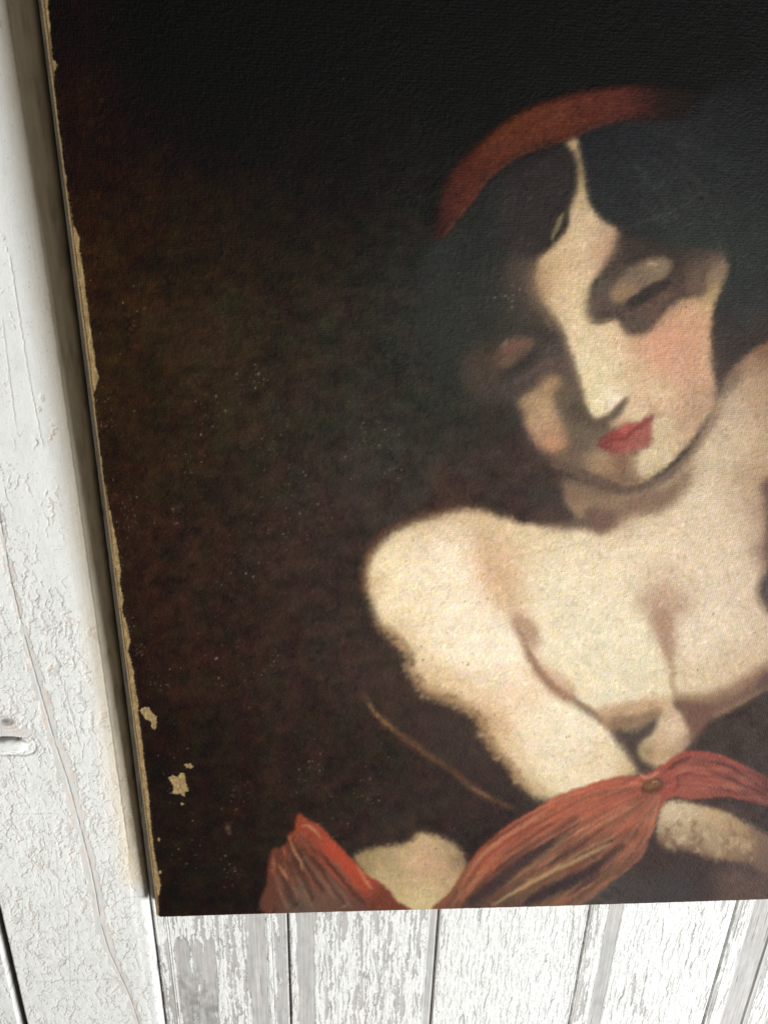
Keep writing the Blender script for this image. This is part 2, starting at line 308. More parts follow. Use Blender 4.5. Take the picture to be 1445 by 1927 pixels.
    c.poly([(1286, 1330), (1330, 1328), (1340, 1345), (1326, 1368), (1302, 1380), (1290, 1350)], (116, 76, 64), soft=8, op=0.7)
    c.stroke([(1345, 1347), (1394, 1325), (1445, 1294), (1500, 1270)], 5, (150, 116, 88), soft=2.5, op=0.8)
    c.poly([(1330, 1368), (1350, 1352), (1400, 1328), (1448, 1300), (1560, 1280), (1600, 1440), (1445, 1480), (1372, 1430), (1330, 1418), (1296, 1418), (1312, 1392)], (40, 25, 18), soft=8, op=0.95)
    c.poly([(1420, 1290), (1445, 1262), (1480, 1250), (1480, 1280), (1440, 1300)], (88, 62, 58), soft=7, op=0.7)
    # right hand edge of the torso
    c.poly([(1432, 915), (1450, 900), (1500, 950), (1500, 1060), (1446, 1064), (1438, 1020), (1441, 960)], (98, 70, 60), soft=10, op=0.85)
    c.poly([(1450, 1056), (1436, 1084), (1427, 1104), (1430, 1126), (1440, 1142), (1452, 1164), (1490, 1150), (1520, 1105), (1490, 1062)], (64, 52, 52), soft=7, op=0.9, smooth=False)
    c.stroke([(1436, 1062), (1426, 1096), (1426, 1128), (1440, 1156)], 8, (150, 124, 100), soft=5, op=0.6)
    # ---- neck shading below the jaw
    c.poly([(1046, 905), (1100, 905), (1180, 925), (1262, 905), (1300, 872), (1292, 920), (1250, 958), (1200, 968), (1165, 985), (1140, 1000), (1110, 994), (1068, 956)], (134, 108, 86), soft=14, op=0.92)
    c.poly([(1060, 918), (1100, 930), (1120, 950), (1110, 985), (1070, 955)], (138, 112, 88), soft=12, op=0.6)
    c.poly([(1100, 962), (1150, 960), (1160, 985), (1130, 1004), (1108, 996)], (106, 80, 68), soft=10, op=0.85)
    c.poly([(1180, 938), (1240, 925), (1270, 930), (1240, 960), (1190, 966)], (128, 100, 82), soft=9, op=0.6)
    c.poly([(1040, 955), (1090, 975), (1110, 992), (1060, 996), (1010, 984), (1000, 965)], (78, 58, 52), soft=8, op=0.8)
    c.poly([(1005, 905), (1040, 902), (1058, 922), (1050, 950), (1005, 945), (990, 920)], (52, 44, 38), soft=9, op=0.85)
    # ---- face in light
    lit = c.field([
        (1076, 275, (186, 160, 120), 16), (1092, 320, (176, 150, 104), 16), (1092, 370, (180, 155, 115), 18), (1090, 410, (204, 178, 138), 22), (1120, 420, (196, 170, 134), 18), (1145, 440, (182, 150, 118), 18), (1060, 470, (200, 172, 130), 22), (1100, 470, (204, 176, 138), 24), (1135, 480, (190, 152, 120), 16),
        (1035, 500, (196, 164, 120), 22), (1080, 520, (206, 178, 138), 26), (1020, 545, (178, 146, 108), 18), (1060, 570, (204, 178, 136), 24), (1095, 560, (212, 190, 142), 22), (1075, 610, (210, 188, 146), 20), (1105, 620, (214, 192, 148), 20), (1090, 660, (214, 194, 152), 20), (1140, 625, (210, 184, 142), 18),
        (1120, 690, (220, 202, 156), 26), (1160, 660, (214, 192, 150), 22), (1110, 730, (214, 196, 148), 18), (1130, 760, (220, 204, 156), 18), (1150, 745, (232, 216, 180), 14), (1165, 720, (212, 190, 146), 16),
        (1190, 650, (204, 166, 130), 20), (1230, 640, (200, 152, 116), 20), (1270, 620, (200, 156, 120), 22), (1300, 590, (198, 160, 122), 20), (1330, 560, (186, 158, 112), 16), (1340, 530, (160, 136, 98), 14), (1355, 505, (128, 104, 86), 12), (1320, 640, (196, 158, 120), 22),
        (1250, 680, (204, 164, 128), 26), (1300, 690, (200, 164, 128), 24), (1330, 700, (188, 156, 120), 18), (1200, 700, (208, 180, 138), 20), (1210, 740, (206, 174, 136), 20), (1250, 730, (208, 184, 140), 20), (1290, 750, (196, 158, 126), 22), (1330, 750, (180, 150, 118), 18),
        (1190, 770, (210, 184, 146), 16), (1230, 760, (206, 172, 136), 14), (1250, 800, (206, 184, 142), 16), (1290, 790, (190, 158, 124), 18), (1320, 790, (178, 148, 118), 14), (1270, 830, (196, 168, 130), 16), (1240, 850, (210, 190, 148), 14), (1210, 880, (214, 196, 154), 14), (1230, 885, (190, 164, 126), 12), (1165, 790, (190, 162, 126), 12), (1145, 800, (160, 132, 106), 12),
        (1200, 900, (166, 138, 106), 10), (1160, 905, (178, 140, 108), 10)])
    c.poly([(1074, 260), (1085, 262), (1094, 304), (1101, 344), (1107, 374), (1118, 396), (1134, 414), (1158, 427), (1168, 444), (1155, 478), (1137, 508), (1117, 532), (1110, 556), (1109, 590), (1122, 602), (1158, 598), (1172, 612), (1184, 628), (1217, 625), (1236, 603), (1256, 580), (1284, 560), (1302, 556), (1323, 549), (1328, 514), (1347, 500),
            (1366, 496), (1358, 540), (1345, 572), (1338, 614), (1338, 655), (1340, 690), (1346, 714), (1350, 746), (1342, 776), (1324, 800), (1304, 829), (1284, 851), (1259, 876), (1234, 896), (1210, 906), (1196, 890), (1200, 850), (1190, 820), (1150, 806), (1140, 794), (1118, 788), (1104, 764), (1094, 729), (1082, 690), (1069, 652), (1057, 620),
            (1038, 592), (1019, 563), (1005, 524), (1014, 486), (1030, 470), (1054, 447), (1069, 420), (1068, 400), (1073, 386), (1081, 362), (1086, 330), (1081, 292), (1064, 268)], lit, soft=6.5, rough=0.7, thick=0.8)
    # soft transition along the shadow edge of forehead and temple
    c.stroke([(1010, 490), (1002, 530), (1020, 575), (1050, 620)], 26, (140, 114, 88), soft=12, op=0.5)
    c.stroke([(1162, 430), (1166, 455), (1148, 486), (1130, 512)], 18, (120, 96, 80), soft=8, op=0.6)
    c.poly([(1190, 640), (1240, 615), (1290, 590), (1325, 600), (1330, 660), (1320, 730), (1270, 720), (1220, 690)], (208, 150, 122), soft=30, op=0.5)
    c.stroke([(1040, 585), (1060, 630), (1072, 670), (1088, 720), (1100, 762)], 9, (168, 144, 112), soft=6, op=0.55)
    # hair fringe above right eye and socket
    c.poly([(1165, 440), (1210, 450), (1290, 470), (1345, 470), (1368, 492), (1335, 506), (1322, 520), (1324, 550), (1300, 556), (1282, 560), (1255, 580), (1236, 604), (1216, 622), (1180, 622), (1172, 610), (1157, 597), (1118, 606), (1107, 590), (1110, 555), (1118, 532), (1140, 508), (1155, 480)],
           c.field([(1132, 555, (94, 80, 72), 16), (1145, 588, (92, 72, 66), 14), (1120, 540, (104, 90, 76), 10), (1165, 510, (80, 66, 58), 16), (1200, 470, (60, 50, 45), 20), (1260, 480, (58, 49, 45), 22), (1320, 480, (70, 58, 52), 16), (1350, 490, (112, 92, 78), 12), (1290, 525, (80, 64, 57), 16), (1312, 545, (104, 80, 70), 12), (1200, 607, (92, 78, 68), 14), (1240, 582, (98, 76, 65), 12), (1272, 555, (92, 72, 62), 12), (1180, 588, (86, 70, 62), 14), (1215, 590, (96, 76, 64), 8), (1112, 575, (120, 102, 84), 8), (1185, 615, (112, 92, 76), 8), (1120, 600, (110, 92, 74), 7), (1240, 596, (118, 92, 76), 8), (1275, 566, (120, 96, 78), 8), (1305, 552, (122, 98, 80), 8), (1325, 530, (112, 90, 76), 10), (1345, 505, (112, 92, 78), 10), (1150, 470, (104, 84, 70), 10)]), soft=12, op=0.97, rough=0.6)
    c.poly([(1296, 500), (1330, 488), (1362, 492), (1352, 530), (1334, 556), (1304, 560), (1290, 540)], (118, 94, 78), soft=14, op=0.5)
    c.stroke([(1172, 618), (1200, 634), (1234, 618), (1262, 588), (1300, 566)], 14, (170, 134, 106), soft=8, op=0.5)
    c.stroke([(1108, 548), (1103, 580), (1112, 606), (1150, 604)], 12, (160, 136, 106), soft=6, op=0.45)
    c.poly([(1148, 556), (1162, 528), (1185, 505), (1216, 488), (1248, 484), (1266, 497), (1250, 524), (1218, 542), (1192, 556), (1172, 568), (1154, 566)],
           c.field([(1160, 550, (152, 124, 94), 10), (1185, 545, (150, 122, 92), 10), (1190, 520, (122, 102, 86), 12), (1215, 515, (132, 110, 90), 12), (1230, 500, (156, 134, 106), 10), (1250, 505, (140, 118, 94), 10)]), soft=6.5, op=0.9, rough=0.4)
    c.stroke([(1218, 497), (1228, 496), (1238, 500)], 5, (186, 168, 132), soft=2.5, op=0.8)
    c.poly([(1176, 574), (1200, 552), (1232, 533), (1258, 525), (1262, 534), (1240, 552), (1216, 568), (1190, 580)], (46, 39, 37), soft=5.5, op=0.9)
    c.stroke([(1160, 500), (1185, 484), (1230, 470), (1275, 476)], 9, (48, 41, 38), soft=7, op=0.4)
    c.stroke([(1140, 566), (1128, 586), (1134, 598)], 14, (70, 58, 54), soft=8, op=0.5)
    c.stroke([(1190, 588), (1215, 580), (1245, 562), (1272, 552)], 5, (104, 82, 70), soft=3, op=0.6)
    c.stroke([(1110, 606), (1130, 606), (1158, 600)], 6, (88, 76, 62), soft=3, op=0.6)
    c.poly([(1342, 500), (1358, 488), (1370, 500), (1366, 520), (1352, 530), (1342, 524)], (142, 120, 98), soft=6, op=0.7)
    # left eye, in shadow
    c.poly([(932, 684), (938, 660), (955, 640), (978, 632), (1006, 640), (1004, 652), (990, 664), (965, 686), (945, 692)], (106, 81, 66), soft=9, op=0.9)
    c.poly([(946, 660), (965, 645), (985, 643), (975, 655), (955, 668)], (118, 80, 66), soft=5, op=0.7)
    c.stroke([(936, 655), (946, 650), (956, 644)], 4, (132, 110, 86), soft=2, op=0.7)
    c.poly([(930, 640), (960, 622), (1000, 625), (1020, 645), (1030, 640), (1010, 612), (960, 610), (925, 628)], (50, 46, 40), soft=8, op=0.7)
    c.poly([(936, 706), (962, 696), (990, 674), (1012, 652), (1018, 664), (1004, 686), (978, 704), (950, 714)], (40, 38, 34), soft=8, op=0.85)
    c.stroke([(950, 700), (975, 690), (1000, 668)], 5, (34, 32, 29), soft=3, op=0.6)
    c.stroke([(965, 722), (1000, 702), (1025, 690)], 8, (96, 80, 74), soft=5, op=0.6)
    # nose shadow, wing and nostril
    c.poly([(1041, 740), (1060, 715), (1080, 715), (1100, 770), (1112, 790), (1098, 800), (1060, 790), (1048, 770)], (100, 84, 68), soft=7, op=0.8)
    c.poly([(1072, 762), (1078, 750), (1088, 752), (1098, 770), (1112, 788), (1128, 796), (1116, 804), (1090, 796), (1074, 786)], (80, 67, 55), soft=7, op=0.75)
    c.stroke([(1040, 600), (1058, 640), (1068, 680), (1082, 720), (1094, 760)], 12, (94, 76, 66), soft=6, op=0.6)
    c.poly([(1122, 792), (1144, 778), (1162, 762), (1178, 748), (1182, 752), (1168, 778), (1158, 790), (1138, 796)], (92, 76, 63), soft=5, op=0.88)
    c.poly([(1140, 764), (1158, 744), (1172, 742), (1160, 758), (1148, 770)], (236, 220, 190), soft=5, op=0.6, thick=1.0)
    c.stroke([(1100, 800), (1125, 802), (1145, 798)], 10, (98, 76, 62), soft=5, op=0.8)
    # shadow side cheek
    c.poly([(974, 757), (1000, 735), (1032, 708), (1058, 712), (1048, 735), (1042, 752), (1050, 778), (1066, 806), (1070, 832), (1052, 850), (1030, 850), (1008, 838), (990, 805), (988, 775)],
           c.field([(1030, 730, (158, 126, 92), 12), (990, 765, (160, 132, 98), 12), (1020, 765, (178, 148, 112), 16), (1010, 800, (180, 144, 112), 14), (1005, 828, (158, 118, 94), 12), (1040, 800, (176, 140, 108), 14), (1045, 840, (186, 134, 100), 14), (1060, 815, (150, 116, 90), 10)]), soft=8, op=0.97)
    # mouth
    c.poly([(1122, 840), (1140, 818), (1160, 800), (1200, 800), (1230, 830), (1205, 852), (1190, 876), (1160, 880), (1150, 858)], (150, 118, 92), soft=9, op=0.6)
    c.poly([(1150, 846), (1176, 850), (1200, 846), (1194, 866), (1184, 888), (1166, 880), (1152, 862)], (128, 92, 74), soft=10, op=0.65)
    c.poly([(1125, 835), (1142, 817), (1163, 808), (1176, 797), (1190, 797), (1206, 792), (1224, 780), (1233, 774), (1226, 794), (1224, 834), (1202, 845), (1178, 851), (1150, 852), (1133, 844)],
           c.field([(1135, 832, (122, 54, 52), 8), (1160, 820, (142, 56, 54), 9), (1180, 806, (158, 68, 62), 8), (1205, 798, (148, 74, 66), 8), (1150, 845, (134, 68, 62), 9), (1185, 835, (152, 78, 70), 10), (1212, 820, (158, 88, 78), 9), (1212, 835, (146, 84, 74), 8), (1228, 780, (134, 86, 74), 6)]), soft=4.5, rough=0.5, thick=0.9)
    c.stroke([(1130, 836), (1148, 828), (1175, 826), (1190, 812), (1208, 800), (1228, 784)], 4.5, (104, 40, 40), soft=3, op=0.75)
    c.stroke([(1222, 784), (1236, 780), (1246, 782)], 6, (150, 112, 98), soft=4, op=0.7)
    c.stroke([(1166, 812), (1178, 806), (1184, 800)], 4, (196, 92, 80), soft=2, op=0.6)
    c.poly([(1190, 860), (1215, 850), (1238, 858), (1224, 880), (1204, 884), (1188, 874)], (208, 188, 146), soft=10, op=0.7, thick=0.9)
    c.poly([(1098, 858), (1128, 850), (1150, 866), (1160, 888), (1140, 896), (1110, 880)], (168, 136, 104), soft=8, op=0.6)
    c.stroke([(1150, 900), (1180, 912), (1215, 906)], 7, (176, 140, 108), soft=4, op=0.6)
    c.stroke([(1196, 852), (1190, 872), (1194, 892), (1210, 908)], 18, (166, 136, 106), soft=10, op=0.6)
    c.stroke([(1030, 490), (1018, 530), (1036, 575)], 22, (170, 142, 108), soft=10, op=0.35)
    # jaw line
    c.stroke([(1035, 868), (1080, 888), (1120, 904), (1170, 922), (1210, 918), (1250, 900), (1275, 880)], [10, 12, 14, 15, 14, 13, 8], (104, 82, 70), soft=5, op=0.75)
    c.stroke([(1225, 914), (1256, 896), (1292, 864), (1322, 824), (1345, 786), (1364, 748)], [8, 13, 15, 13, 10, 5], (134, 106, 90), soft=6, op=0.8)
    c.stroke([(1350, 745), (1375, 715), (1395, 690)], 30, (96, 78, 70), soft=12, op=0.6)
    # hair lock over forehead, parting shadow and highlights
    c.poly([(945, 350), (985, 312), (1040, 288), (1075, 285), (1085, 320), (1080, 362), (1066, 398), (1046, 440), (1018, 472), (985, 482), (950, 470), (938, 420)], (46, 39, 38), soft=12, op=0.7)
    c.stroke([(950, 340), (952, 380), (946, 420)], 5, (60, 50, 46), soft=3, op=0.6); c.stroke([(965, 350), (970, 390), (955, 420)], 4, (66, 54, 52), soft=3, op=0.5)
    c.poly([(1062, 398), (1056, 420), (1044, 445), (1036, 452), (1044, 425), (1054, 405)], (134, 124, 84), soft=3, op=0.85, thick=1)
    c.stroke([(1068, 392), (1067, 415), (1060, 440)], 4, (50, 40, 32), soft=2, op=0.8)
    c.poly([(960, 486), (1000, 480), (1010, 500), (1000, 540), (960, 560), (950, 520)], (78, 66, 57), soft=14, op=0.3)
    # ---- red headband
    band = 0.86 * c.field([(830, 430, (56, 30, 26), 18), (850, 370, (72, 34, 28), 22), (870, 400, (82, 38, 28), 18), (900, 320, (84, 38, 26), 25), (960, 260, (98, 46, 24), 28), (940, 300, (92, 42, 26), 20), (1030, 220, (98, 46, 28), 30), (1020, 260, (92, 40, 28), 20), (1100, 200, (98, 44, 32), 30), (1150, 195, (98, 44, 36), 28), (1190, 200, (86, 38, 32), 20), (1222, 190, (50, 28, 22), 22), (1270, 195, (34, 24, 21), 24), (1310, 195, (28, 24, 22), 20)])
    c.poly([(818, 450), (824, 408), (840, 345), (880, 292), (929, 246), (984, 208), (1029, 190), (1089, 174), (1139, 166), (1195, 160), (1260, 163), (1312, 170), (1300, 220), (1247, 226), (1197, 222), (1135, 232), (1092, 246), (1078, 259), (1029, 272), (989, 283), (964, 298), (919, 332), (900, 357), (880, 389), (855, 412), (834, 446)], band, soft=8, rough=0.8, thick=0.7)
    c.stroke([(1170, 222), (1120, 238), (1082, 256), (1040, 270)], 5, (104, 52, 42), soft=3, op=0.5, rough=0.9)
    c.stroke([(835, 444), (860, 412), (890, 374), (920, 334), (965, 299), (1000, 282), (1040, 270)], 6, (122, 56, 40), soft=2.5, op=0.5, rough=0.9)
    for k in range(40):
        t = rs.rand(); u = rs.uniform(0.1, 0.9)
        A = resample([(830, 420), (860, 350), (930, 262), (1029, 200), (1139, 172), (1210, 165)]); B = resample([(850, 425), (895, 360), (960, 300), (1030, 270), (1135, 228), (1210, 218)])
        i = int(t * 19); q = A * (1 - u) + B * u
        c.stroke([tuple(q[i]), tuple(q[i + 2]), tuple(q[i + 4])], rs.uniform(2, 6), np.array((86, 40, 29)) * rs.uniform(0.7, 1.35), soft=3, op=0.35, rough=0.8)
    # ---- golden line of the far sleeve
    c.stroke([(684, 1303), (700, 1335), (718, 1354), (751, 1381), (794, 1414), (841, 1444), (885, 1480), (930, 1507), (970, 1524)], [3, 9, 13, 11, 12, 9, 11, 12, 4], (104, 72, 50), soft=3.5, op=0.8, rough=0.9, thick=0.6)
    c.stroke([(692, 1322), (716, 1352), (745, 1374)], 5, (150, 112, 74), soft=2, op=0.6); c.stroke([(880, 1478), (925, 1502)], 6, (128, 96, 70), soft=2.5, op=0.6)
    # ---- flesh seen between the drapes
    el = c.field([(690, 1615, (150, 128, 90), 16), (720, 1610, (170, 148, 108), 20), (790, 1585, (186, 160, 116), 20), (840, 1600, (176, 152, 114), 18), (800, 1625, (196, 156, 122), 22), (750, 1650, (184, 160, 118), 22), (840, 1650, (186, 156, 116), 20), (790, 1690, (194, 174, 126), 22), (865, 1620, (140, 112, 86), 14), (740, 1690, (176, 152, 108), 14)])
    c.poly([(668, 1610), (710, 1594), (763, 1588), (791, 1568), (835, 1578), (868, 1600), (880, 1634), (856, 1680), (832, 1720), (755, 1722), (715, 1680), (680, 1640)], el, soft=7, rough=1.0, thick=0.8)
    fo = c.field([(1255, 1530, (196, 174, 138), 14), (1290, 1530, (198, 176, 138), 18), (1340, 1550, (186, 158, 118), 20), (1390, 1570, (176, 144, 104), 18), (1270, 1565, (172, 148, 116), 14), (1320, 1580, (166, 142, 108), 16), (1380, 1600, (148, 118, 88), 16), (1430, 1590, (128, 98, 76), 18), (1260, 1592, (112, 80, 64), 12), (1310, 1605, (110, 80, 64), 12), (1420, 1640, (112, 84, 68), 20), (1500, 1620, (110, 84, 70), 60)])
    c.poly([(1242, 1520), (1270, 1506), (1320, 1514), (1371, 1528), (1404, 1548), (1445, 1568), (1540, 1590), (1540, 1680), (1445, 1650), (1404, 1628), (1348, 1618), (1292, 1604), (1238, 1594)], fo, soft=7, rough=1.0, thick=0.8)
    for k in range(60):
        x = rs.uniform(1248, 1430); y = 1566 + (x - 1250) * 0.2 + rs.normal(0, 15); e_ = rs.normal(0, 5, 4)
        c.stroke([(x, y - 7 + e_[0]), (x + 3 + e_[1], y + 1), (x + 1 + e_[2], y + 9 + e_[3])], rs.uniform(4, 9), (np.array((196, 174, 136)) if rs.rand() < 0.55 else np.array((140, 104, 78))) * rs.uniform(0.85, 1.08), soft=2.2, op=0.55, rough=0.8, thick=0.8)
    c.poly([(1215, 1596), (1260, 1600), (1330, 1620), (1380, 1650), (1400, 1690), (1300, 1705), (1170, 1705), (1150, 1680), (1190, 1640)], c.field([(1240, 1620, (52, 36, 32), 22), (1330, 1650, (50, 36, 34), 26), (1260, 1680, (58, 52, 52), 26), (1180, 1690, (64, 56, 54), 22), (1380, 1690, (80, 60, 54), 20)]), soft=12, op=0.9)
    c.poly([(1340, 1640), (1400, 1640), (1470, 1670), (1470, 1720), (1380, 1715)], (98, 72, 62), soft=16, op=0.7)
    # ---- the red drapery
    left = [(508, 1722), (503, 1660), (505, 1625), (513, 1598), (530, 1594), (540, 1585), (543, 1572), (553, 1562), (557, 1545), (562, 1531), (580, 1542), (604, 1556), (632, 1586), (664, 1618), (690, 1646), (722, 1666), (748, 1696), (762, 1722)]
    c.poly(left, c.field([(560, 1545, (134, 54, 34), 14), (590, 1570, (138, 56, 40), 14), (640, 1610, (160, 56, 36), 18), (680, 1660, (144, 54, 38), 18), (730, 1695, (106, 52, 38), 18), (520, 1620, (98, 52, 38), 18), (520, 1680, (94, 56, 44), 18), (560, 1620, (92, 52, 38), 18), (600, 1650, (110, 62, 48), 18), (560, 1690, (92, 74, 62), 20), (620, 1690, (104, 76, 62), 18), (660, 1700, (96, 66, 56), 16)]), soft=2.5, rough=0.6, thick=0.8)
    GA = resample([(562, 1534), (604, 1560), (650, 1608), (700, 1660), (755, 1718)]); GB = resample([(560, 1560), (585, 1600), (625, 1655), (680, 1718)]); GC = resample([(543, 1585), (560, 1630), (590, 1680), (612, 1720)]); GD = resample([(512, 1602), (515, 1650), (530, 1690), (540, 1720)])
    pal = [(150, 62, 44), (120, 60, 46), (84, 52, 42), (160, 110, 84), (70, 46, 40), (132, 84, 66), (104, 84, 70), (170, 66, 44)]
    for k in range(85):
        t = rs.rand(); q = lerp_curves([GA, GB, GC, GD], t); i = rs.randint(0, 15); L = rs.randint(4, 9)
        cc = np.array(pal[rs.randint(len(pal))], float)
        if t < 0.14: cc = np.array((160, 58, 40)) * rs.uniform(0.85, 1.15)
        elif i > 10: cc = cc * 0.5 + np.array((96, 78, 66)) * 0.5
        c.stroke(q[i:i + L:1], rs.uniform(2, 6), cc, soft=1.4, op=0.55, rough=0.7, thick=rs.uniform(0.6, 1.1))
    c.poly([(604, 1572), (634, 1592), (664, 1622), (692, 1664), (690, 1684), (668, 1666), (640, 1628)], (168, 60, 40), soft=5, op=0.5, thick=1)
    for q_ in ([(560, 1600), (590, 1640), (610, 1680)], [(585, 1610), (620, 1655), (650, 1700)], [(530, 1640), (545, 1680), (556, 1708)], [(600, 1600), (640, 1650), (690, 1706)], [(548, 1610), (575, 1655), (590, 1700)]):
        c.stroke(q_, rs.uniform(7, 12), (62, 44, 38), soft=3, op=0.6)
    for q_ in ([(572, 1612), (604, 1655), (632, 1694)], [(520, 1650), (532, 1690), (545, 1712)], [(612, 1640), (640, 1680), (664, 1710)], [(560, 1650), (580, 1690), (592, 1712)]):
        c.stroke(q_, rs.uniform(4, 8), (136, 100, 80), soft=2.5, op=0.55, thick=1)
    for p in ([(568, 1556), (580, 1554), (596, 1566), (604, 1580)], [(544, 1572), (552, 1596), (566, 1622), (570, 1640)], [(524, 1626), (534, 1642), (542, 1656)], [(672, 1630), (690, 1660), (700, 1674)]):
        c.stroke(p, 4, (196, 140, 100), soft=1.2, op=0.75, thick=1.2)
    main = [(824, 1720), (846, 1680), (879, 1630), (901, 1598), (957, 1553), (1012, 1520), (1045, 1500), (1096, 1481), (1152, 1464), (1200, 1460), (1222, 1454), (1248, 1438), (1285, 1416), (1332, 1415), (1380, 1430), (1430, 1455), (1480, 1480), (1530, 1530), (1480, 1530), (1434, 1517), (1370, 1502), (1300, 1506), (1272, 1500), (1250, 1510), (1237, 1538), (1222, 1580), (1209, 1612), (1180, 1640), (1146, 1666), (1096, 1703), (1050, 1722)]
    c.poly(main, c.field([(870, 1660, (124, 74, 52), 18), (920, 1610, (128, 58, 40), 18), (980, 1560, (146, 66, 46), 20), (1050, 1520, (164, 80, 58), 22), (1120, 1490, (164, 74, 56), 22), (1180, 1480, (156, 72, 54), 18), (1000, 1620, (112, 66, 52), 22), (1080, 1570, (152, 78, 56), 24), (1150, 1530, (148, 68, 50), 22), (1200, 1530, (140, 66, 50), 20),
            (900, 1690, (84, 62, 54), 18), (960, 1680, (90, 68, 56), 18), (1020, 1660, (110, 84, 60), 18), (1080, 1690, (124, 92, 72), 20), (1140, 1640, (128, 84, 64), 20), (1190, 1600, (132, 74, 56), 18), (1100, 1620, (110, 66, 50), 20), (1280, 1450, (152, 62, 52), 22), (1340, 1440, (146, 56, 48), 22), (1400, 1470, (132, 52, 46), 20), (1300, 1490, (140, 66, 54), 16), (1380, 1495, (130, 58, 48), 16), (1440, 1490, (100, 44, 42), 20)]), soft=2.5, rough=0.5, thick=0.8)
    knot = (1226, 1478)
    G0 = resample([(838, 1712), (872, 1652), (905, 1602), (960, 1560), (1030, 1518), (1100, 1488), (1160, 1470), knot]); G1 = resample([(870, 1712), (930, 1640), (1000, 1588), (1090, 1536), (1160, 1504), (1215, 1485)])
    G2 = resample([(930, 1712), (1000, 1655), (1070, 1606), (1140, 1556), (1200, 1515), (1230, 1492)]); G3 = resample([(1000, 1712), (1070, 1662), (1140, 1610), (1190, 1560), (1225, 1520), (1238, 1494)]); G4 = resample([(1070, 1712), (1140, 1664), (1190, 1626), (1218, 1585), (1236, 1535), (1244, 1500)])
    pal = [(170, 82, 60), (150, 66, 48), (118, 58, 44), (178, 100, 72), (90, 56, 46), (150, 112, 80), (136, 70, 54), (164, 90, 66)]
    low = [(150, 118, 82), (104, 74, 56), (66, 52, 50), (128, 88, 66), (150, 92, 70), (84, 60, 52)]
    for k in range(420):
        t = rs.rand(); q = lerp_curves([G0, G1, G2, G3, G4], t); i = rs.randint(0, 19); L = rs.randint(4, 10)
        if t < 0.22 and rs.rand() < 0.8: cc = np.array(pal[rs.randint(4)])
        elif i <= 10 and t > 0.3: cc = np.array((low + low + [pal[1], pal[4]])[rs.randint(14)])
        elif i > 12: cc = np.array(pal[rs.randint(len(pal))])
        else: cc = np.array((low + pal[:3] + pal[5:7])[rs.randint(11)])
        c.stroke(q[i:i + L], rs.uniform(2, 6.5), cc * rs.uniform(0.8, 1.16), soft=1.2, op=0.6, rough=0.7, thick=rs.uniform(0.5, 1.1))
    D = (50, 38, 38)
    c.stroke([(880, 1704), (930, 1664), (985, 1620), (1030, 1590), (1046, 1576)], [14, 20, 18, 11, 4], D, soft=4, op=0.85)
    c.stroke([(985, 1704), (1030, 1678), (1080, 1655), (1120, 1632), (1160, 1600)], [8, 18, 20, 14, 4], (44, 33, 36), soft=3.5, op=0.9)
    c.stroke([(1130, 1615), (1160, 1600), (1178, 1590)], 13, (78, 50, 38), soft=4, op=0.8)
    c.stroke([(1040, 1570), (1070, 1550), (1088, 1532)], 14, (100, 58, 48), soft=5, op=0.7)
    c.stroke([(925, 1705), (980, 1672), (1040, 1640), (1100, 1612), (1150, 1588)], 8, (178, 146, 100), soft=2, op=0.8, thick=1.1)
    c.stroke([(1040, 1636), (1080, 1612), (1130, 1585), (1165, 1570)], 4, (164, 128, 88), soft=1.5, op=0.7, thick=1.1)
    c.stroke([(852, 1704), (880, 1670), (905, 1652)], 5, (148, 110, 78), soft=2, op=0.7)
    for p in ([(930, 1572), (980, 1540), (1040, 1510), (1100, 1488)], [(1000, 1600), (1060, 1562), (1120, 1528)], [(1090, 1520), (1150, 1492), (1200, 1470)], [(1100, 1570), (1160, 1530), (1200, 1505)], [(1120, 1648), (1170, 1608), (1195, 1580)]):
        c.stroke(p, 3.2, (188, 108, 80), soft=1.2, op=0.6, thick=1.2)
    for p in ([(960, 1580), (1030, 1540), (1090, 1508), (1150, 1484)], [(1080, 1590), (1140, 1556), (1190, 1524), (1220, 1500)], [(1170, 1475), (1195, 1464)]):
        c.stroke(p, 3.5, (96, 46, 34), soft=1.5, op=0.6)
    # right part of the sash
    H0 = resample([(1244, 1456), (1285, 1424), (1340, 1422), (1400, 1446), (1445, 1474)]); H1 = resample([(1250, 1472), (1300, 1450), (1360, 1456), (1420, 1480), (1460, 1500)]); H2 = resample([(1252, 1486), (1300, 1484), (1360, 1488), (1410, 1502), (1450, 1516)])
    for k in range(170):
        t = rs.rand(); q = lerp_curves([H0, H1, H2], t); i = rs.randint(0, 19); L = rs.randint(4, 8)
        cc = np.array([(160, 76, 60), (142, 60, 48), (84, 40, 34), (184, 104, 80), (120, 58, 48), (70, 36, 32)][rs.randint(6)]) * rs.uniform(0.85, 1.12) * (1 - 0.25 * (i > 16))
        c.stroke(q[i:i + L], rs.uniform(2, 6), cc, soft=1.4, op=0.5, rough=0.7, thick=rs.uniform(0.5, 1.1))
    c.stroke([(1250, 1480), (1285, 1474), (1330, 1476), (1350, 1484)], 3, (180, 110, 84), soft=1.3, op=0.6, thick=1.2)
    c.stroke([(1290, 1506), (1340, 1514), (1400, 1530), (1445, 1548)], 10, (76, 44, 38), soft=5, op=0.7)
    c.stroke([(1256, 1450), (1266, 1466), (1268, 1486), (1258, 1500)], 13, (156, 62, 52), soft=3, op=0.8, thick=1)
    c.stroke([(1272, 1460), (1276, 1476), (1268, 1492)], 4, (92, 38, 34), soft=2, op=0.7)
    # brooch
    c.stroke([(1200, 1454), (1214, 1464), (1226, 1462), (1240, 1452)], 6, (196, 130, 106), soft=2, op=0.8, thick=1.1)
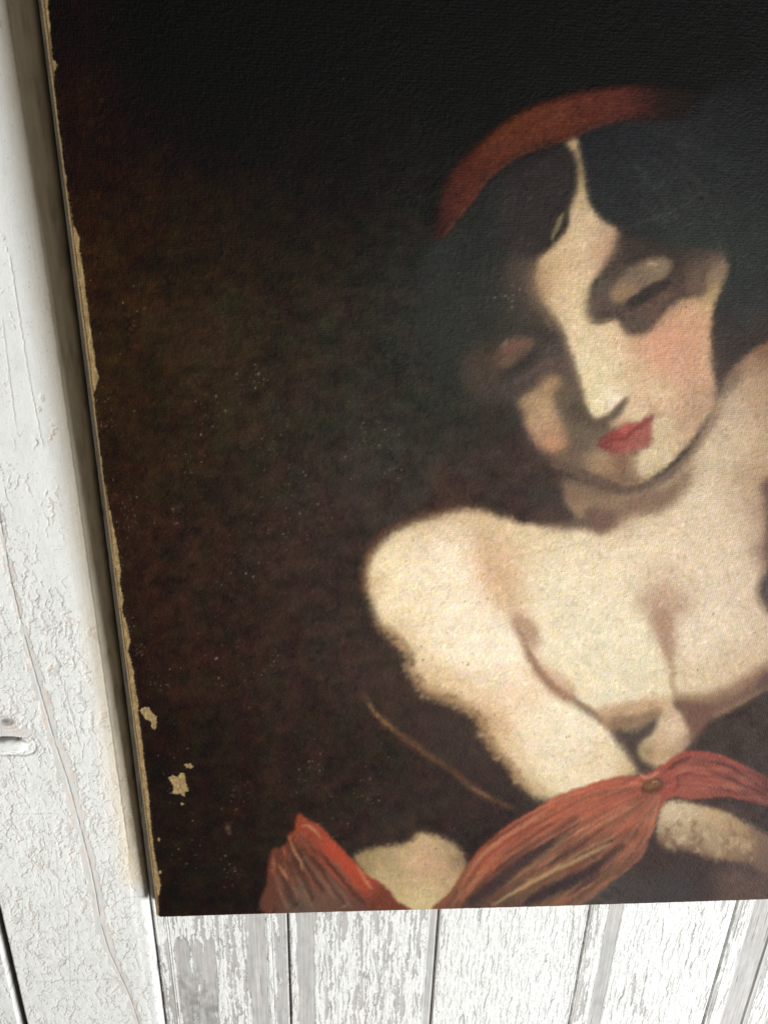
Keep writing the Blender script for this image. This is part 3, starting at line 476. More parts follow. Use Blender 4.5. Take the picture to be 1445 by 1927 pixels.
    c.poly([(1206, 1484), (1214, 1470), (1232, 1464), (1246, 1466), (1250, 1476), (1242, 1488), (1224, 1494), (1210, 1494)], (74, 44, 26), soft=3.5, op=0.75, thick=1.2)
    c.poly([(1212, 1482), (1220, 1473), (1236, 1469), (1244, 1474), (1236, 1482), (1222, 1487)], (128, 84, 50), soft=3, op=0.7, thick=1.3)
    c.stroke([(1226, 1472), (1238, 1470)], 3, (176, 134, 76), soft=1, op=0.8, thick=1.3)
    # small pale touch in the dark
    c.stroke([(433, 1549), (430, 1560), (434, 1572)], 7, (112, 92, 70), soft=2.5, op=0.7)
    brush_over(c, rs)
    # ---- surface: dragged brush marks everywhere, then varnish glints painted as pale specks
    lum = c.img.mean(2)
    br = fbm(X / 4 + Y / 9, Y / 5 - X / 11, 3, 31) * 0.6 + fbm((X + Y) / 11, (Y - X) / 5, 3, 33) * 0.6
    patch = fbm(X / 22, Y / 22, 4, 41, 0.6)
    grain = perlin(X / 2.1, Y / 2.1, 61) * 0.6 + perlin(X / 3.6, Y / 3.2, 62) * 0.6
    c.img *= (1 + 0.07 * br + 0.05 * patch + (0.05 + 0.17 * sstep(0.35, 0.08, lum)) * grain)[..., None]
    c.img[..., 2] *= 1 - 0.08 * fbm(X / 15, Y / 15, 3, 44); c.img[..., 0] *= 1 + 0.03 * fbm(X / 28, Y / 24, 3, 45); c.img *= (1 + 0.05 * fbm(X / 55, Y / 48, 3, 46))[..., None]
    c.h += 0.25 * br * (0.35 + lum) + 0.2 * patch + 0.12 * grain
    # tone: reds are dusty rather than pure, lights are a pale cream
    lum = c.img.mean(2); red = sstep(0.10, 0.28, c.img[..., 0] - c.img[..., 2] - 0.25 * lum) * sstep(0.62, 0.45, lum)
    c.img *= (1 + 0.10 * red)[..., None]
    c.img = c.img * (1 - 0.13 * red[..., None]) + (lum * 1.15 * 0.13 * red)[..., None] * np.array((1, 1.12, 0.85), np.float32)
    hi = sstep(0.45, 0.85, lum); c.img *= (1 + 0.075 * hi)[..., None]; c.img[..., 2] *= 1 + 0.06 * hi
    c.img *= (1 + 0.22 * sstep(0.25, 0.08, lum) * sstep(250, 600, Y))[..., None]  # darks below the top lifted: glare haze put into the colour
    # final warp: nothing in the picture has a drawn, even edge
    wx = fbm(X / 16, Y / 16, 3, 51) * 2.2; wy = fbm(X / 16, Y / 16, 3, 52) * 2.2
    c.img = bilin(c.img, (np.arange(PW)[None, :] + wx * PS), (np.arange(PH)[:, None] + wy * PS))
    c.h = bilin(c.h[..., None], (np.arange(PW)[None, :] + wx * PS), (np.arange(PH)[:, None] + wy * PS))[..., 0]
    # clusters of pale specks: light glinting off varnish bumps, painted in
    cl = [(235, 930, 22), (245, 985, 14), (222, 1040, 18), (240, 1180, 14), (262, 1225, 12), (335, 970, 12), (360, 880, 24), (400, 780, 34), (485, 710, 22), (500, 800, 30), (740, 882, 14), (480, 1040, 40), (560, 960, 50), (300, 1290, 26), (420, 1250, 40), (520, 1250, 16), (330, 1450, 30), (450, 1490, 24), (350, 1600, 30), (440, 1640, 24), (590, 1460, 30), (700, 1480, 30), (650, 1560, 20), (860, 1560, 20), (200, 780, 40), (240, 620, 40), (660, 270, 8), (640, 120, 14), (1345, 24, 8), (990, 460, 20), (960, 560, 18), (700, 820, 30), (180, 170, 20)]
    for cx, cy, r in cl:
        for k in range(int(10 + r * 0.8)):
            x = cx + rs.normal(0, r * 0.7); y = cy + rs.normal(0, r * 0.9)
            ix = int((x - PX0) * PS); iy = int((y - PY0) * PS); a = abs(rs.normal(0, 0.20)) + 0.05
            a = min(a, 0.55) * (0.5 if cy < 500 else 1)
            c.img[iy:iy + rs.randint(1, 4), ix:ix + rs.randint(1, 3)] += a * np.array((0.62, 0.58, 0.52), np.float32)
    for k in range(500):  # stray single glints, painted the same way
        x = rs.uniform(140, 900); y = rs.uniform(0, 1700)
        if x > 640 and y > 940: continue
        ix = int((x - PX0) * PS); iy = int((y - PY0) * PS)
        c.img[iy:iy + rs.randint(1, 3), ix:ix + rs.randint(1, 3)] += rs.rand() ** 2 * np.array((0.2, 0.19, 0.17), np.float32) * (0.5 if y < 500 else 1)
    for k in range(160):        # little dark pits in the light paint
        x = rs.uniform(700, 1440); y = rs.uniform(500, 1600); ix = int((x - PX0) * PS); iy = int((y - PY0) * PS)
        if c.img[iy, ix].mean() > 0.6:
            c.img[iy:iy + rs.randint(1, 4), ix:ix + rs.randint(1, 3)] *= rs.uniform(0.6, 0.88)
    return c

def brush_over(c, rs):
    """go over the whole picture with short bristle strokes that pick up the colour below them"""
    lum = blur(c.img.mean(2), 3.0)
    gy, gx = np.gradient(lum); mag = np.sqrt(gx * gx + gy * gy)
    ang = np.arctan2(gx, -gy)                                     # along the edges
    nang = 2.2 * fbm(c.X / 70, c.Y / 70, 2, 81) * math.pi + 1.0
    k_ = sstep(0.004, 0.016, mag)
    ang = np.where(rs.rand(PH, PW) < k_ * 0.85, ang, nang)
    yy, xx = np.mgrid[-12:13, -12:13].astype(np.float32)
    stamps = {}
    for si, (L, W) in enumerate(((9.0, 3.0), (6.0, 2.0), (3.6, 1.3))):
        for ai in range(16):
            a = ai * math.pi / 16; u = xx * math.cos(a) + yy * math.sin(a); v = -xx * math.sin(a) + yy * math.cos(a)
            for vi in range(3):
                n = 0.6 + 0.9 * perlin(u / 7 + 31 * vi, v / 0.9 + 7 * vi, 90 + vi)
                n2 = perlin(xx / 2.5 + 11 * vi, yy / 2.5, 95 + vi)
                m = sstep(1.15, 0.55, np.sqrt((u / L) ** 2 + (v / W) ** 2) + 0.35 * n2) * np.clip(n, 0, 1)
                r = int(L + 2); stamps[si, ai, vi] = m[12 - r:13 + r, 12 - r:13 + r].astype(np.float32)
    src = c.img.copy()
    RED = (blur(c.img[..., 0] - c.img[..., 2], 2) > 0.14) & (lum < 0.5) & (c.Y > 1400)
    for si, N, op in ((0, 13000, 0.65), (1, 24000, 0.7), (2, 34000, 0.8)):
        xs = rs.randint(14, PW - 14, N); ys = rs.randint(14, PH - 14, N)
        jit = rs.normal(0, 1, (N, 4)).astype(np.float32); vs = rs.randint(0, 3, N); rr = rs.rand(N)
        A = ((ang[ys, xs] + jit[:, 3] * 0.35) / math.pi * 16).astype(int) % 16
        lm = lum[ys, xs]; dm = mag[ys, xs]
        for i in range(N):
            x, y = xs[i], ys[i]
            if si == 0 and dm[i] > 0.012: continue
            if RED[y, x] and rr[i] > 0.16: continue
            if si == 1 and dm[i] > 0.03 and rr[i] > 0.4: continue
            m = stamps[si, A[i], vs[i]]; r = m.shape[0] // 2
            col = src[y, x]
            g = 1 + jit[i, 0] * (0.065 if lm[i] > 0.3 else 0.15)
            col = col * g * (1 + jit[i, 1:4] * np.float32(0.018 if lm[i] > 0.3 else 0.05))
            sl = (slice(y - r, y + r + 1), slice(x - r, x + r + 1)); a = m * op
            c.img[sl] += a[..., None] * (col - c.img[sl])
            c.h[sl] += m * (0.10 * jit[i, 0] + 0.06) * (0.5 + lm[i])

def bilin(img, gx, gy):
    H, W = img.shape[:2]
    gx = np.clip(gx, 0, W - 1.001); gy = np.clip(gy, 0, H - 1.001)
    ix = gx.astype(np.int32); iy = gy.astype(np.int32); fx = (gx - ix)[..., None].astype(np.float32); fy = (gy - iy)[..., None].astype(np.float32)
    return (img[iy, ix] * (1 - fx) + img[iy, ix + 1] * fx) * (1 - fy) + (img[iy + 1, ix] * (1 - fx) + img[iy + 1, ix + 1] * fx) * fy
# ---------------------------------------------------------------- helpers
def empty(name, loc, label, cat):
    o = bpy.data.objects.new(name, None); COL.objects.link(o); o.location = loc
    o['label'] = label; o['category'] = cat; o.empty_display_size = 0.05
    return o

def add_mesh(name, V, Q, mat, parent=None, colors=None, smooth=True, label=None):
    V = np.asarray(V, np.float32).reshape(-1, 3); Q = np.asarray(Q, np.int32)
    if parent is not None: V = V - np.array(parent.location, np.float32)
    me = bpy.data.meshes.new(name); n = len(Q); k = Q.shape[1]
    me.vertices.add(len(V)); me.vertices.foreach_set('co', V.ravel())
    me.loops.add(n * k); me.loops.foreach_set('vertex_index', Q.ravel())
    me.polygons.add(n); me.polygons.foreach_set('loop_start', np.arange(n, dtype=np.int32) * k)
    if smooth: me.polygons.foreach_set('use_smooth', np.ones(n, bool))
    me.update(calc_edges=True)
    if colors is not None:
        a = me.color_attributes.new('paint', 'FLOAT_COLOR', 'POINT')
        c4 = np.ones((len(V), 4), np.float32); c4[:, :colors.shape[-1]] = colors.reshape(len(V), -1)
        a.data.foreach_set('color', c4.ravel())
    me.materials.append(mat)
    o = bpy.data.objects.new(name, me); COL.objects.link(o)
    if parent is not None: o.parent = parent
    if label: o['label'] = label
    return o

def grid_quads(nr, nc):
    i = np.arange(nr * nc, dtype=np.int32).reshape(nr, nc)
    return np.stack([i[:-1, :-1], i[:-1, 1:], i[1:, 1:], i[1:, :-1]], -1).reshape(-1, 4)

def box(name, lo_, hi_, mat, parent, bev=0.001):
    import bmesh
    bm = bmesh.new(); bmesh.ops.create_cube(bm, size=1)
    lo_ = Vector(lo_); hi_ = Vector(hi_)
    for v in bm.verts: v.co = Vector([(lo_[i] + hi_[i]) / 2 + v.co[i] * (hi_[i] - lo_[i]) for i in range(3)])
    bmesh.ops.bevel(bm, geom=bm.edges[:], offset=bev, segments=2, affect='EDGES')
    me = bpy.data.meshes.new(name); bm.to_mesh(me); bm.free(); me.materials.append(mat)
    o = bpy.data.objects.new(name, me); COL.objects.link(o); o.parent = parent
    return o

# ---------------------------------------------------------------- materials
def new_mat(name):
    m = bpy.data.materials.new(name); m.use_nodes = True; nt = m.node_tree
    b = nt.nodes['Principled BSDF']; return m, nt, b
def node(nt, t, **kw):
    n = nt.nodes.new(t)
    for k, v in kw.items():
        if k in n.inputs: n.inputs[k].default_value = v
        else: setattr(n, k, v)
    return n

def wood_material():
    m, nt, b = new_mat('old_white_paint_on_wood')
    at = node(nt, 'ShaderNodeAttribute', attribute_name='paint')
    tc = node(nt, 'ShaderNodeTexCoord'); mp = node(nt, 'ShaderNodeMapping'); mp.inputs['Scale'].default_value = (1, 1, 0.35)
    nt.links.new(tc.outputs['Object'], mp.inputs[0])
    n1 = node(nt, 'ShaderNodeTexNoise', Scale=900.0, Detail=5.0, Roughness=0.65); nt.links.new(mp.outputs[0], n1.inputs['Vector'])
    rp = node(nt, 'ShaderNodeMapRange'); rp.inputs[1].default_value = 0.3; rp.inputs[2].default_value = 0.7; rp.inputs[3].default_value = 0.93; rp.inputs[4].default_value = 1.04
    nt.links.new(n1.outputs[0], rp.inputs[0])
    mx = node(nt, 'ShaderNodeMix', data_type='RGBA', blend_type='MULTIPLY'); mx.inputs[0].default_value = 1.0
    nt.links.new(at.outputs['Color'], mx.inputs[6]); nt.links.new(rp.outputs[0], mx.inputs[7])
    nt.links.new(mx.outputs[2], b.inputs['Base Color'])
    bu = node(nt, 'ShaderNodeBump', Strength=0.25, Distance=0.0004); nt.links.new(n1.outputs[0], bu.inputs['Height']); nt.links.new(bu.outputs[0], b.inputs['Normal'])
    b.inputs['Roughness'].default_value = 0.62; b.inputs['Specular IOR Level'].default_value = 0.3
    return m

def oil_material():
    m, nt, b = new_mat('varnished_oil_paint')
    at = node(nt, 'ShaderNodeAttribute', attribute_name='paint')
    tc = node(nt, 'ShaderNodeTexCoord')
    def wave(direction, scale):
        wv = node(nt, 'ShaderNodeTexWave', wave_type='BANDS', bands_direction=direction, Scale=scale, Distortion=1.6, Detail=2.0)
        wv.inputs['Detail Scale'].default_value = 2.5; nt.links.new(tc.outputs['Object'], wv.inputs['Vector']); return wv
    a = wave('X', 150.0); c = wave('Z', 150.0)
    ad = node(nt, 'ShaderNodeMath', operation='ADD'); nt.links.new(a.outputs['Fac'], ad.inputs[0]); nt.links.new(c.outputs['Fac'], ad.inputs[1])
    n1 = node(nt, 'ShaderNodeTexNoise', Scale=330.0, Detail=6.0, Roughness=0.72); nt.links.new(tc.outputs['Object'], n1.inputs['Vector'])
    n2 = node(nt, 'ShaderNodeTexNoise', Scale=60.0, Detail=5.0, Roughness=0.6); nt.links.new(tc.outputs['Object'], n2.inputs['Vector'])
    wm = node(nt, 'ShaderNodeMath', operation='MULTIPLY'); nt.links.new(ad.outputs[0], wm.inputs[0]); nt.links.new(n2.outputs[0], wm.inputs[1])
    m2 = node(nt, 'ShaderNodeMath', operation='MULTIPLY_ADD'); nt.links.new(wm.outputs[0], m2.inputs[0]); m2.inputs[1].default_value = 0.16; 
    m3 = node(nt, 'ShaderNodeMath', operation='MULTIPLY'); nt.links.new(n1.outputs[0], m3.inputs[0]); m3.inputs[1].default_value = 1.6
    nt.links.new(m3.outputs[0], m2.inputs[2])
    bu = node(nt, 'ShaderNodeBump', Strength=0.85, Distance=0.0007); nt.links.new(m2.outputs[0], bu.inputs['Height']); nt.links.new(bu.outputs[0], b.inputs['Normal'])
    # fine grain of the ground showing through the thin paint
    rp = node(nt, 'ShaderNodeMapRange'); rp.inputs[1].default_value = 0.6; rp.inputs[2].default_value = 1.9; rp.inputs[3].default_value = 0.86; rp.inputs[4].default_value = 1.12
    nt.links.new(m2.outputs[0], rp.inputs[0])
    mx = node(nt, 'ShaderNodeMix', data_type='RGBA', blend_type='MULTIPLY'); mx.inputs[0].default_value = 1.0
    nt.links.new(at.outputs['Color'], mx.inputs[6]); nt.links.new(rp.outputs[0], mx.inputs[7])
    nt.links.new(mx.outputs[2], b.inputs['Base Color'])
    rr = node(nt, 'ShaderNodeMapRange'); rr.inputs[1].default_value = 0.3; rr.inputs[2].default_value = 0.7; rr.inputs[3].default_value = 0.42; rr.inputs[4].default_value = 0.62
    nt.links.new(n2.outputs[0], rr.inputs[0]); nt.links.new(rr.outputs[0], b.inputs['Roughness'])
    b.inputs['Specular IOR Level'].default_value = 0.08
    return m

def plain_noise_material(name, c1, c2, rough=0.8, scale=120.0):
    m, nt, b = new_mat(name)
    tc = node(nt, 'ShaderNodeTexCoord'); n1 = node(nt, 'ShaderNodeTexNoise', Scale=scale, Detail=5.0, Roughness=0.65); nt.links.new(tc.outputs['Object'], n1.inputs['Vector'])
    cr = node(nt, 'ShaderNodeValToRGB'); cr.color_ramp.elements[0].color = (*c1, 1); cr.color_ramp.elements[1].color = (*c2, 1)
    cr.color_ramp.elements[0].position = 0.35; cr.color_ramp.elements[1].position = 0.65
    nt.links.new(n1.outputs[0], cr.inputs[0]); nt.links.new(cr.outputs[0], b.inputs['Base Color'])
    bu = node(nt, 'ShaderNodeBump', Strength=0.5, Distance=0.0005); nt.links.new(n1.outputs[0], bu.inputs['Height']); nt.links.new(bu.outputs[0], b.inputs['Normal'])
    b.inputs['Roughness'].default_value = rough
    return m

WOOD = wood_material(); OIL = oil_material()
LINEN = plain_noise_material('raw_linen', (0.22, 0.18, 0.12), (0.34, 0.29, 0.20), 0.9, 500)
PINE = plain_noise_material('pine_bar', (0.30, 0.20, 0.11), (0.42, 0.30, 0.18), 0.7, 60)
DARKW = plain_noise_material('dark_old_wood', (0.02, 0.016, 0.012), (0.05, 0.04, 0.03), 0.9, 90)

# ---------------------------------------------------------------- boards with cracked, flaking paint
WHITE = srgb2lin(np.array((219, 221, 219)) / 255.0); BARE = srgb2lin(np.array((166, 168, 167)) / 255.0); BARE2 = srgb2lin(np.array((178, 175, 172)) / 255.0)
CRACK = srgb2lin(np.array((116, 113, 108)) / 255.0); DIRT = srgb2lin(np.array((78, 70, 62)) / 255.0)

def mixc(a, b, t):
    t = np.clip(t, 0, 1)[..., None]; return a * (1 - t) + b * t

def axis_coords(a, b, fine, coarse, fa, fb):
    """coordinates from a to b (mm), step fine inside [fa, fb], coarse outside"""
    out = []
    fa = max(a, fa); fb = min(b, fb)
    if fa > a: out.append(np.linspace(a, fa, max(int((fa - a) / coarse), 1) + 1)[:-1])
    out.append(np.linspace(fa, fb, max(int((fb - fa) / fine), 2) + 1))
    if fb < b: out.append(np.linspace(fb, b, max(int((b - fb) / coarse), 1) + 1)[1:])
    return np.concatenate(out)

def board_mesh(name, xs, zs, y0, func, parent, depth=16.0, label=None, edge_round=1.2, wall=0.08):
    """xs, zs in mm; func gives relief (mm, towards the viewer) and colour"""
    X, Z = np.meshgrid(xs, zs)
    H, C = func(X, Z)
    de = np.minimum(X - xs[0], xs[-1] - X)
    H = H - edge_round * (1 - sstep(0, 2.2, de)) ** 2
    # side walls
    X = np.pad(X, 1, mode='edge'); Z = np.pad(Z, 1, mode='edge'); H = np.pad(H, 1, mode='constant', constant_values=-depth)
    C = np.pad(C, ((1, 1), (1, 1), (0, 0)), mode='edge')
    for sl in (np.s_[0, :], np.s_[-1, :], np.s_[:, 0], np.s_[:, -1]): C[sl] = np.array((1.0, 0.86, 0.7)) * wall      # raw wood sides, darkened to put the gaps' shade into the colour
    V = np.stack([X / 1000, y0 - H / 1000, Z / 1000], -1)
    return add_mesh(name, V, grid_quads(*X.shape), WOOD, parent, C, label=label)

def row_x(px, py=1825.0, y=0.0): return board(px, py, y)[0] * 1000

def hash01(a, b, seed):
    return ((_hash(a.astype(np.int64), b.astype(np.int64), seed) >> 5) & 0xFFFF) / 65535.0

def strands(X, Z, cw, L, seed, wob=1.0, fine=0.16):
    """long wandering lines, about cw apart, broken into pieces about L long:
    distance to the nearest (mm), a random number and a 0..1 position for its piece"""
    u = X / cw + wob * (0.55 * perlin(X / (cw * 2.6), Z / (L * 0.75), seed) + fine * perlin(X / (cw * 0.9), Z / (L * 0.16), seed + 1)) + 0.35 * perlin(X / (cw * 3), Z * 0 + 0.5, seed + 4)
    b = np.floor(u + 0.5); d = np.abs(u - b) * cw
    z = Z / (L * (0.7 + 0.9 * hash01(b, b * 0, seed + 2))) + 37 * hash01(b, b * 0 + 5, seed + 3)
    s = np.floor(z); g = z - s
    return d, hash01(b, s, seed + 6), hash01(b, s, seed + 7), g

def crack_lines(X, Z, cw, L, seed, frac, w0, wob=1.0, fine=0.16):
    d, r, r2, g = strands(X, Z, cw, L, seed, wob, fine)
    lo = 0.25 * r2; hi = 0.7 + 0.3 * r2
    prof = np.clip((g - lo) * (hi - g) * 12, 0, 1) ** 0.7
    w = w0 * (0.45 + 0.9 * r2) * prof * (0.75 + 0.5 * perlin(X / 3, Z / 3, seed + 9))
    return (1 - sstep(0.35, 1.0, d / np.maximum(w, 0.02))) * (r < frac)

def gaps_in_paint(X, Z, cw, L, seed, frac, w0, wob=1.0):
    """signed width (mm) of strips where the paint has dropped off along the grain"""
    d, r, r2, g = strands(X, Z, cw, L, seed, wob, 0.2)
    prof = np.clip(g * (1 - g) * 5, 0, 1) ** 0.5
    w = w0 * (0.25 + 0.9 * r2) * prof * (1 + 0.7 * perlin(X / 2.5, Z / 5, seed + 9)) 
    return np.where(r < frac, w - d, -d)

PLANK_Y = 0.005
bx = np.array([250, 313, 322, 327, 335, 360, 400, 412, 425, 440, 452, 462, 470, 485, 500, 506, 512, 520, 541, 547, 556, 563, 588, 596, 620, 650, 700, 760, 790, 798, 803, 818, 826, 840, 900, 1000, 1070, 1082, 1090, 1104, 1112, 1122, 1126, 1146, 1152, 1200, 1250, 1335, 1350, 1360, 1370, 1382, 1388, 1426, 1440, 1480, 1560, 1700])
bv = np.array([.1, .1, -.3, .9, -.35, -.18, -.22, .16, .22, -.08, .18, .12, -.2, -.5, -.5, .5, .5, -.2, -.2, .0, .3, -.5, -.5, .35, .1, .2, .08, .2, .3, .3, -.6, -.5, .45, .5, .55, .6, .55, .25, -.1, .2, .3, .3, -.7, -.7, .45, .5, .6, .5, .4, -.05, .3, .1, -.9, -.9, .1, .15, .1, .2])
bxm = np.array([row_x(a, 1825, PLANK_Y) for a in bx])
def plank_func(seed):
    def f(X, Z):
        bias = np.interp(X, bxm, bv)
        top = board(400, 1765, PLANK_Y)[2] * 1000
        x1 = row_x(410, 1825, PLANK_Y)
        bias = bias + 0.5 * sstep(top - 14, top + 12, Z + 8 * fbm(X / 6, Z / 40, 3, 71)) * (X < x1)
        wxx = fbm(X / 14, Z / 55, 2, seed + 40)
        n = fbm(X / 5.5 + wxx * 1.2, Z / 60, 3, seed, 0.5) + 0.12 * fbm(X / 2.6, Z / 9, 2, seed + 39)
        n2 = fbm(X / 16, Z / 70, 3, seed + 7)
        m = bias + 0.45 * n + 0.2 * n2 + 0.08
        fr = np.clip(0.62 - 1.3 * bias, 0.04, 0.9)          # the thinner the paint, the more strips are gone
        gp = np.maximum(gaps_in_paint(X, Z, 6.2, 60, seed + 21, fr, 3.0), gaps_in_paint(X + 50, Z, 4.6, 26, seed + 23, fr * 0.6, 1.7))
        m = np.minimum(m, -gp / 6.0)
        paint = sstep(-0.06, 0.06, m)
        edge = np.exp(-((m + 0.01) / 0.06) ** 2)
        crk = crack_lines(X, Z, 7.5, 62, seed + 2, 0.7, 0.8)
        crk = np.maximum(crk, crack_lines(X, Z, 5.5, 26, seed + 5, 0.36, 0.7))
        crk = np.maximum(crk, 0.8 * crack_lines(X + 0.35 * Z, Z, 9, 22, seed + 8, 0.22, 0.6, 1.5))
        crk = np.maximum(crk, 0.6 * crack_lines(Z, X, 16, 7, seed + 12, 0.30, 0.5, 1.2, 0.4)) * paint
        cid = hash01(np.floor(X / 6.5 + 0.5 * n), np.floor(Z / 50 + n2), seed + 13)
        lift = (cid - 0.5) * 0.2
        grain = fbm(X / 1.1, Z / 60, 4, seed + 20, 0.65); g2 = fbm(X / 3.5, Z / 90, 3, seed + 22)
        H = 0.35 * fbm(X / 40, Z / 200, 2, seed + 30) + (0.14 * grain + 0.2 * g2) * (1 - 0.45 * paint)
        curl = np.exp(-np.clip(m, 0, 1) / 0.05) * paint
        lift = (cid - 0.5) * 0.22
        H = H + paint * (0.30 + 0.4 * lift + 0.14 * fbm(X / 6 + wxx, Z / 50, 2, seed + 33, 0.5) + 0.03 * fbm(X / 2.5, Z / 6, 2, seed + 34)) + 0.06 * curl - 0.38 * crk
        bare = mixc(BARE, BARE2, 0.5 + 0.9 * fbm(X / 20, Z / 120, 3, seed + 50)) * (1 + 0.22 * grain + 0.22 * g2 + 0.16 * fbm(X / 9, Z / 22, 3, seed + 51))[..., None]
        split = sstep(0.42, 0.55, fbm(X / 1.6, Z / 110, 3, seed + 60)) * (1 - paint)
        bare = mixc(bare, CRACK * 0.6, split * 0.8); H = H - 0.5 * split
        col = mixc(bare, WHITE * (1 + 0.03 * fbm(X / 8, Z / 20, 3, seed + 52))[..., None], paint)
        col = mixc(col, CRACK, crk * 0.80)
        col = mixc(col, DIRT, edge * 0.55 * sstep(-0.3, 0.3, fbm(X / 3, Z / 10, 2, seed + 55)))
        for px, py, r, k in ((340, 1860, 24, .5), (385, 1895, 30, .6), (345, 1925, 26, .5), (1330, 1900, 16, .3), (1400, 1760, 30, .25), (1145, 1890, 20, .3)):
            q = board(px, py, PLANK_Y) * 1000
            s_ = k * np.exp(-((X - q[0]) ** 2 + ((Z - q[2]) * 0.7) ** 2) / (r * r)) * sstep(-0.4, 0.4, fbm(X / 8, Z / 16, 4, px)) * (1 - 0.75 * paint); col = mixc(col, CRACK * 0.75, s_)
        # thin bead lines that run beside each joint
        for px, dep, cc in ((326.5, 0.9, 0.75), (322, 0.5, 0.5), (505, 0.5, 0.35), (514, 0.9, 0.6), (532, 0.3, 0.2), (798, 0.7, 0.4), (819, 0.4, 0.3), (1083, 0.7, 0.4), (1094, 0.5, 0.35), (1123, 0.5, 0.25), (1147, 0.4, 0.2), (1351, 0.8, 0.25), (1428, 0.5, 0.3), (1362, 0.5, 0.2)):
            xc = row_x(px, 1825, PLANK_Y) + 0.25 * fbm(X * 0, Z / 30, 2, int(px))
            g = np.exp(-((X - xc) / 0.42) ** 2); H = H - dep * g; col = mixc(col, DIRT, g * cc)
            g = np.exp(-((X - xc - 1.1) / 0.5) ** 2); H = H + 0.35 * dep * g; col = mixc(col, WHITE, g * 0.5)
        # sunken strips of bare wood right of the last joints
        for a, b2, d in ((1384, 1427, 1.6), (1113, 1121, -0.2), (484, 504, 0.4), (800, 818, 0.6)):
            xa = row_x(a, 1825, PLANK_Y); xb = row_x(b2, 1825, PLANK_Y)
            H = H - d * sstep(xa - .6, xa + .6, X) * (1 - sstep(xb - 1.2, xb + 1.2, X))
        return H, np.clip(col, 0.01, 0.9).astype(np.float32)
    return f

door = empty('plank_door', (0, 0.0, 0), 'old plank door in cracked, flaking white paint behind the painting', 'door')
ztop = 720.0; zbot = -1150.0
zvis = board(700, 1680, PLANK_Y)[2] * 1000; zend = board(700, 1940, PLANK_Y)[2] * 1000
joints = [row_x(p, 1825, PLANK_Y) for p in (296, 544.2, 816.5, 1088, 1351)]
joints.append(joints[-1] + 140); joints.append(joints[-1] + 140)
gaps = [0.0, 2.4, 1.8, 1.4, 2.6, 2.0, 2.0]
STILE_X = -271.0
joints[0] = STILE_X + 3.2
for i in range(6):
    a = joints[i] + gaps[i] / 2; b2 = joints[i + 1] - gaps[i + 1] / 2
    fine = 0.66 if i < 5 else 2.0
    xs = np.linspace(a, b2, int((b2 - a) / fine)); zs = axis_coords(zbot, ztop, fine, 9.0, zend - 6, zvis + 4)
    board_mesh('plank', xs, zs, PLANK_Y, plank_func(100 + 31 * i), door)

